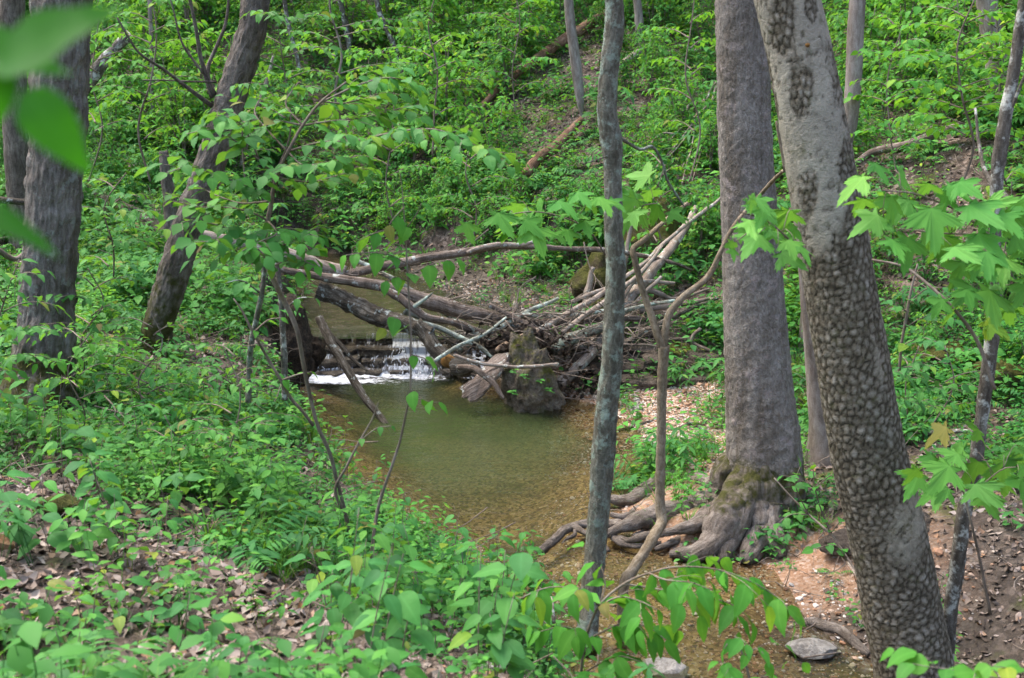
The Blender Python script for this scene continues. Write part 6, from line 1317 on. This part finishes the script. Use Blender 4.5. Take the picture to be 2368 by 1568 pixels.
layered('sapling with bright sprays right of the thick left trunk near the top', [(215,420,6,16),(220,300,6,16),(225,180,5,16),(230,40,4,16)], 250, 150, 260, 300, 16, 10, ('ovate', 'leaf_hanging'), .13, M['twig'], 81)
layered('sapling with loose sprays in front of the bend of the upper stream', [(1090,560,6,19.5),(1095,480,6,19.5),(1090,400,5,19.5),(1080,320,4,19.5)], 1080, 420, 260, 220, 19.5, 8, ('ovate', 'leaf_hanging'), .13, M['twig'], 82)
layered('sapling with pale sprays on the upper right slope beside the curving trunk', [(2060,420,6,15.5),(2065,300,6,15.5),(2060,180,5,15.5),(2070,60,4,15.5)], 2070, 190, 260, 300, 15.5, 10, ('wide', 'leaf_hanging'), .13, M['twig'], 83)
layered('sapling with fine sprays on the slope between the slim and the massive trunk', [(1520,560,5,18),(1525,470,5,18),(1530,380,4,18)], 1540, 440, 200, 190, 18, 7, ('ovate', 'leaf_hanging'), .12, M['twig'], 84)
layered('airy sapling on the left bank between the oak-like trunk and the leaning trunk', [(200,860,6,10.8),(205,780,6,10.8),(215,700,5,10.8),(220,620,4,10.8)], 220, 720, 230, 220, 10.8, 8, ('ovate', 'leaf'), .11, M['twig'], 85)
layered('tall fine sapling on the left bank veiling the edge of the pool', [(520,1120,6,8.6),(530,1010,6,8.6),(540,900,5,8.6),(545,800,4,8.6)], 545, 930, 300, 260, 8.6, 10, ('ovate', 'leaf'), .09, M['twig'], 86)
layered('fine leafy sapling half way down the left bank below the leaning trunk', [(380,1140,6,8.4),(385,1050,5,8.4),(395,960,4,8.4)], 390, 1020, 280, 200, 8.4, 8, ('ovate', 'leaf'), .09, M['twig'], 87)
layered('fine sapling beside the foot of the thick left trunk', [(170,1060,6,9),(175,960,6,9),(185,860,5,9),(190,770,4,9)], 190, 880, 230, 260, 9, 9, ('ovate', 'leaf_hanging'), .095, M['twig'], 88)
layered('bright sapling on the far slope above the white broken pole', [(560,470,6,18),(565,370,6,18),(570,260,5,18),(560,140,4,18)], 565, 260, 260, 280, 18, 9, ('ovate', 'leaf_hanging'), .13, M['twig'], 89)
layered('bright sapling on the far slope above the arching jam branch', [(900,520,6,20.5),(905,430,6,20.5),(900,330,5,20.5),(905,240,4,20.5)], 900, 360, 260, 260, 20.5, 9, ('ovate', 'leaf_hanging'), .14, M['twig'], 90)
layered('feathery sapling high on the slope left of the pointed trunk', [(1190,260,5,22),(1195,160,5,22),(1190,50,4,22),(1190,-50,3,22)], 1180, 80, 260, 250, 22, 8, ('ovate', 'leaf_hanging'), .15, M['twig'], 91)
layered('pale leafy sapling behind the lichened trunk lower on the right slope', [(2330,620,6,13),(2330,520,5,13),(2325,420,4,13)], 2320, 470, 200, 220, 13, 7, ('ovate', 'leaf_hanging'), .12, M['twig'], 92)
layered('leafy sapling in the hollow right of the plated trunk', [(2180,980,6,11),(2185,890,5,11),(2190,800,4,11)], 2185, 860, 280, 180, 11, 8, ('ovate', 'leaf'), .10, M['twig'], 93)
# unseen crowns added above the frame to shade hollows and show in the pool
rg = np.random.default_rng(55); pts = []
for (cx, cy, rad, k) in ((3, 34, 5, 34), (-9, 38, 4, 20), (13, 26, 4, 24), (-16, 29, 4, 16)):
    for _ in range(k):
        x_, y_ = cx + rg.normal()*rad*.5, cy + rg.normal()*rad*.5; g_ = gz(x_, y_)[0]; pts.append((x_, y_, max(g_ + rg.uniform(9, 15), CAMZ + y_*.22 + 1)))
pts = np.array(pts); n = len(pts)
scatter('added_overhead_foliage', pts, rg.uniform(-.4, .4, (n, 3)) + np.array([[0, 0, q] for q in rg.uniform(0, 6, n)]), rg.uniform(1.0, 1.8, n), rg.integers(0, 3, n), crown)
# things that would still share a label are told apart by their order from the left
ORD = ['first', 'second', 'third', 'fourth', 'fifth', 'sixth', 'seventh', 'eighth', 'ninth']
same = {}
for o in S.objects:
    if o.get('category') in ('bush', 'plant') and o.parent is None: same.setdefault(o['label'], []).append(o)
for lb, os_ in same.items():
    if len(os_) > 1:
        os_.sort(key=lambda o: to_px(*o.location)[0])
        for k, o in enumerate(os_):
            o['label'] = lb + (', %s one' % ('left' if k == 0 else 'right') if len(os_) == 2 else ', %s from left' % ORD[min(k, 8)])
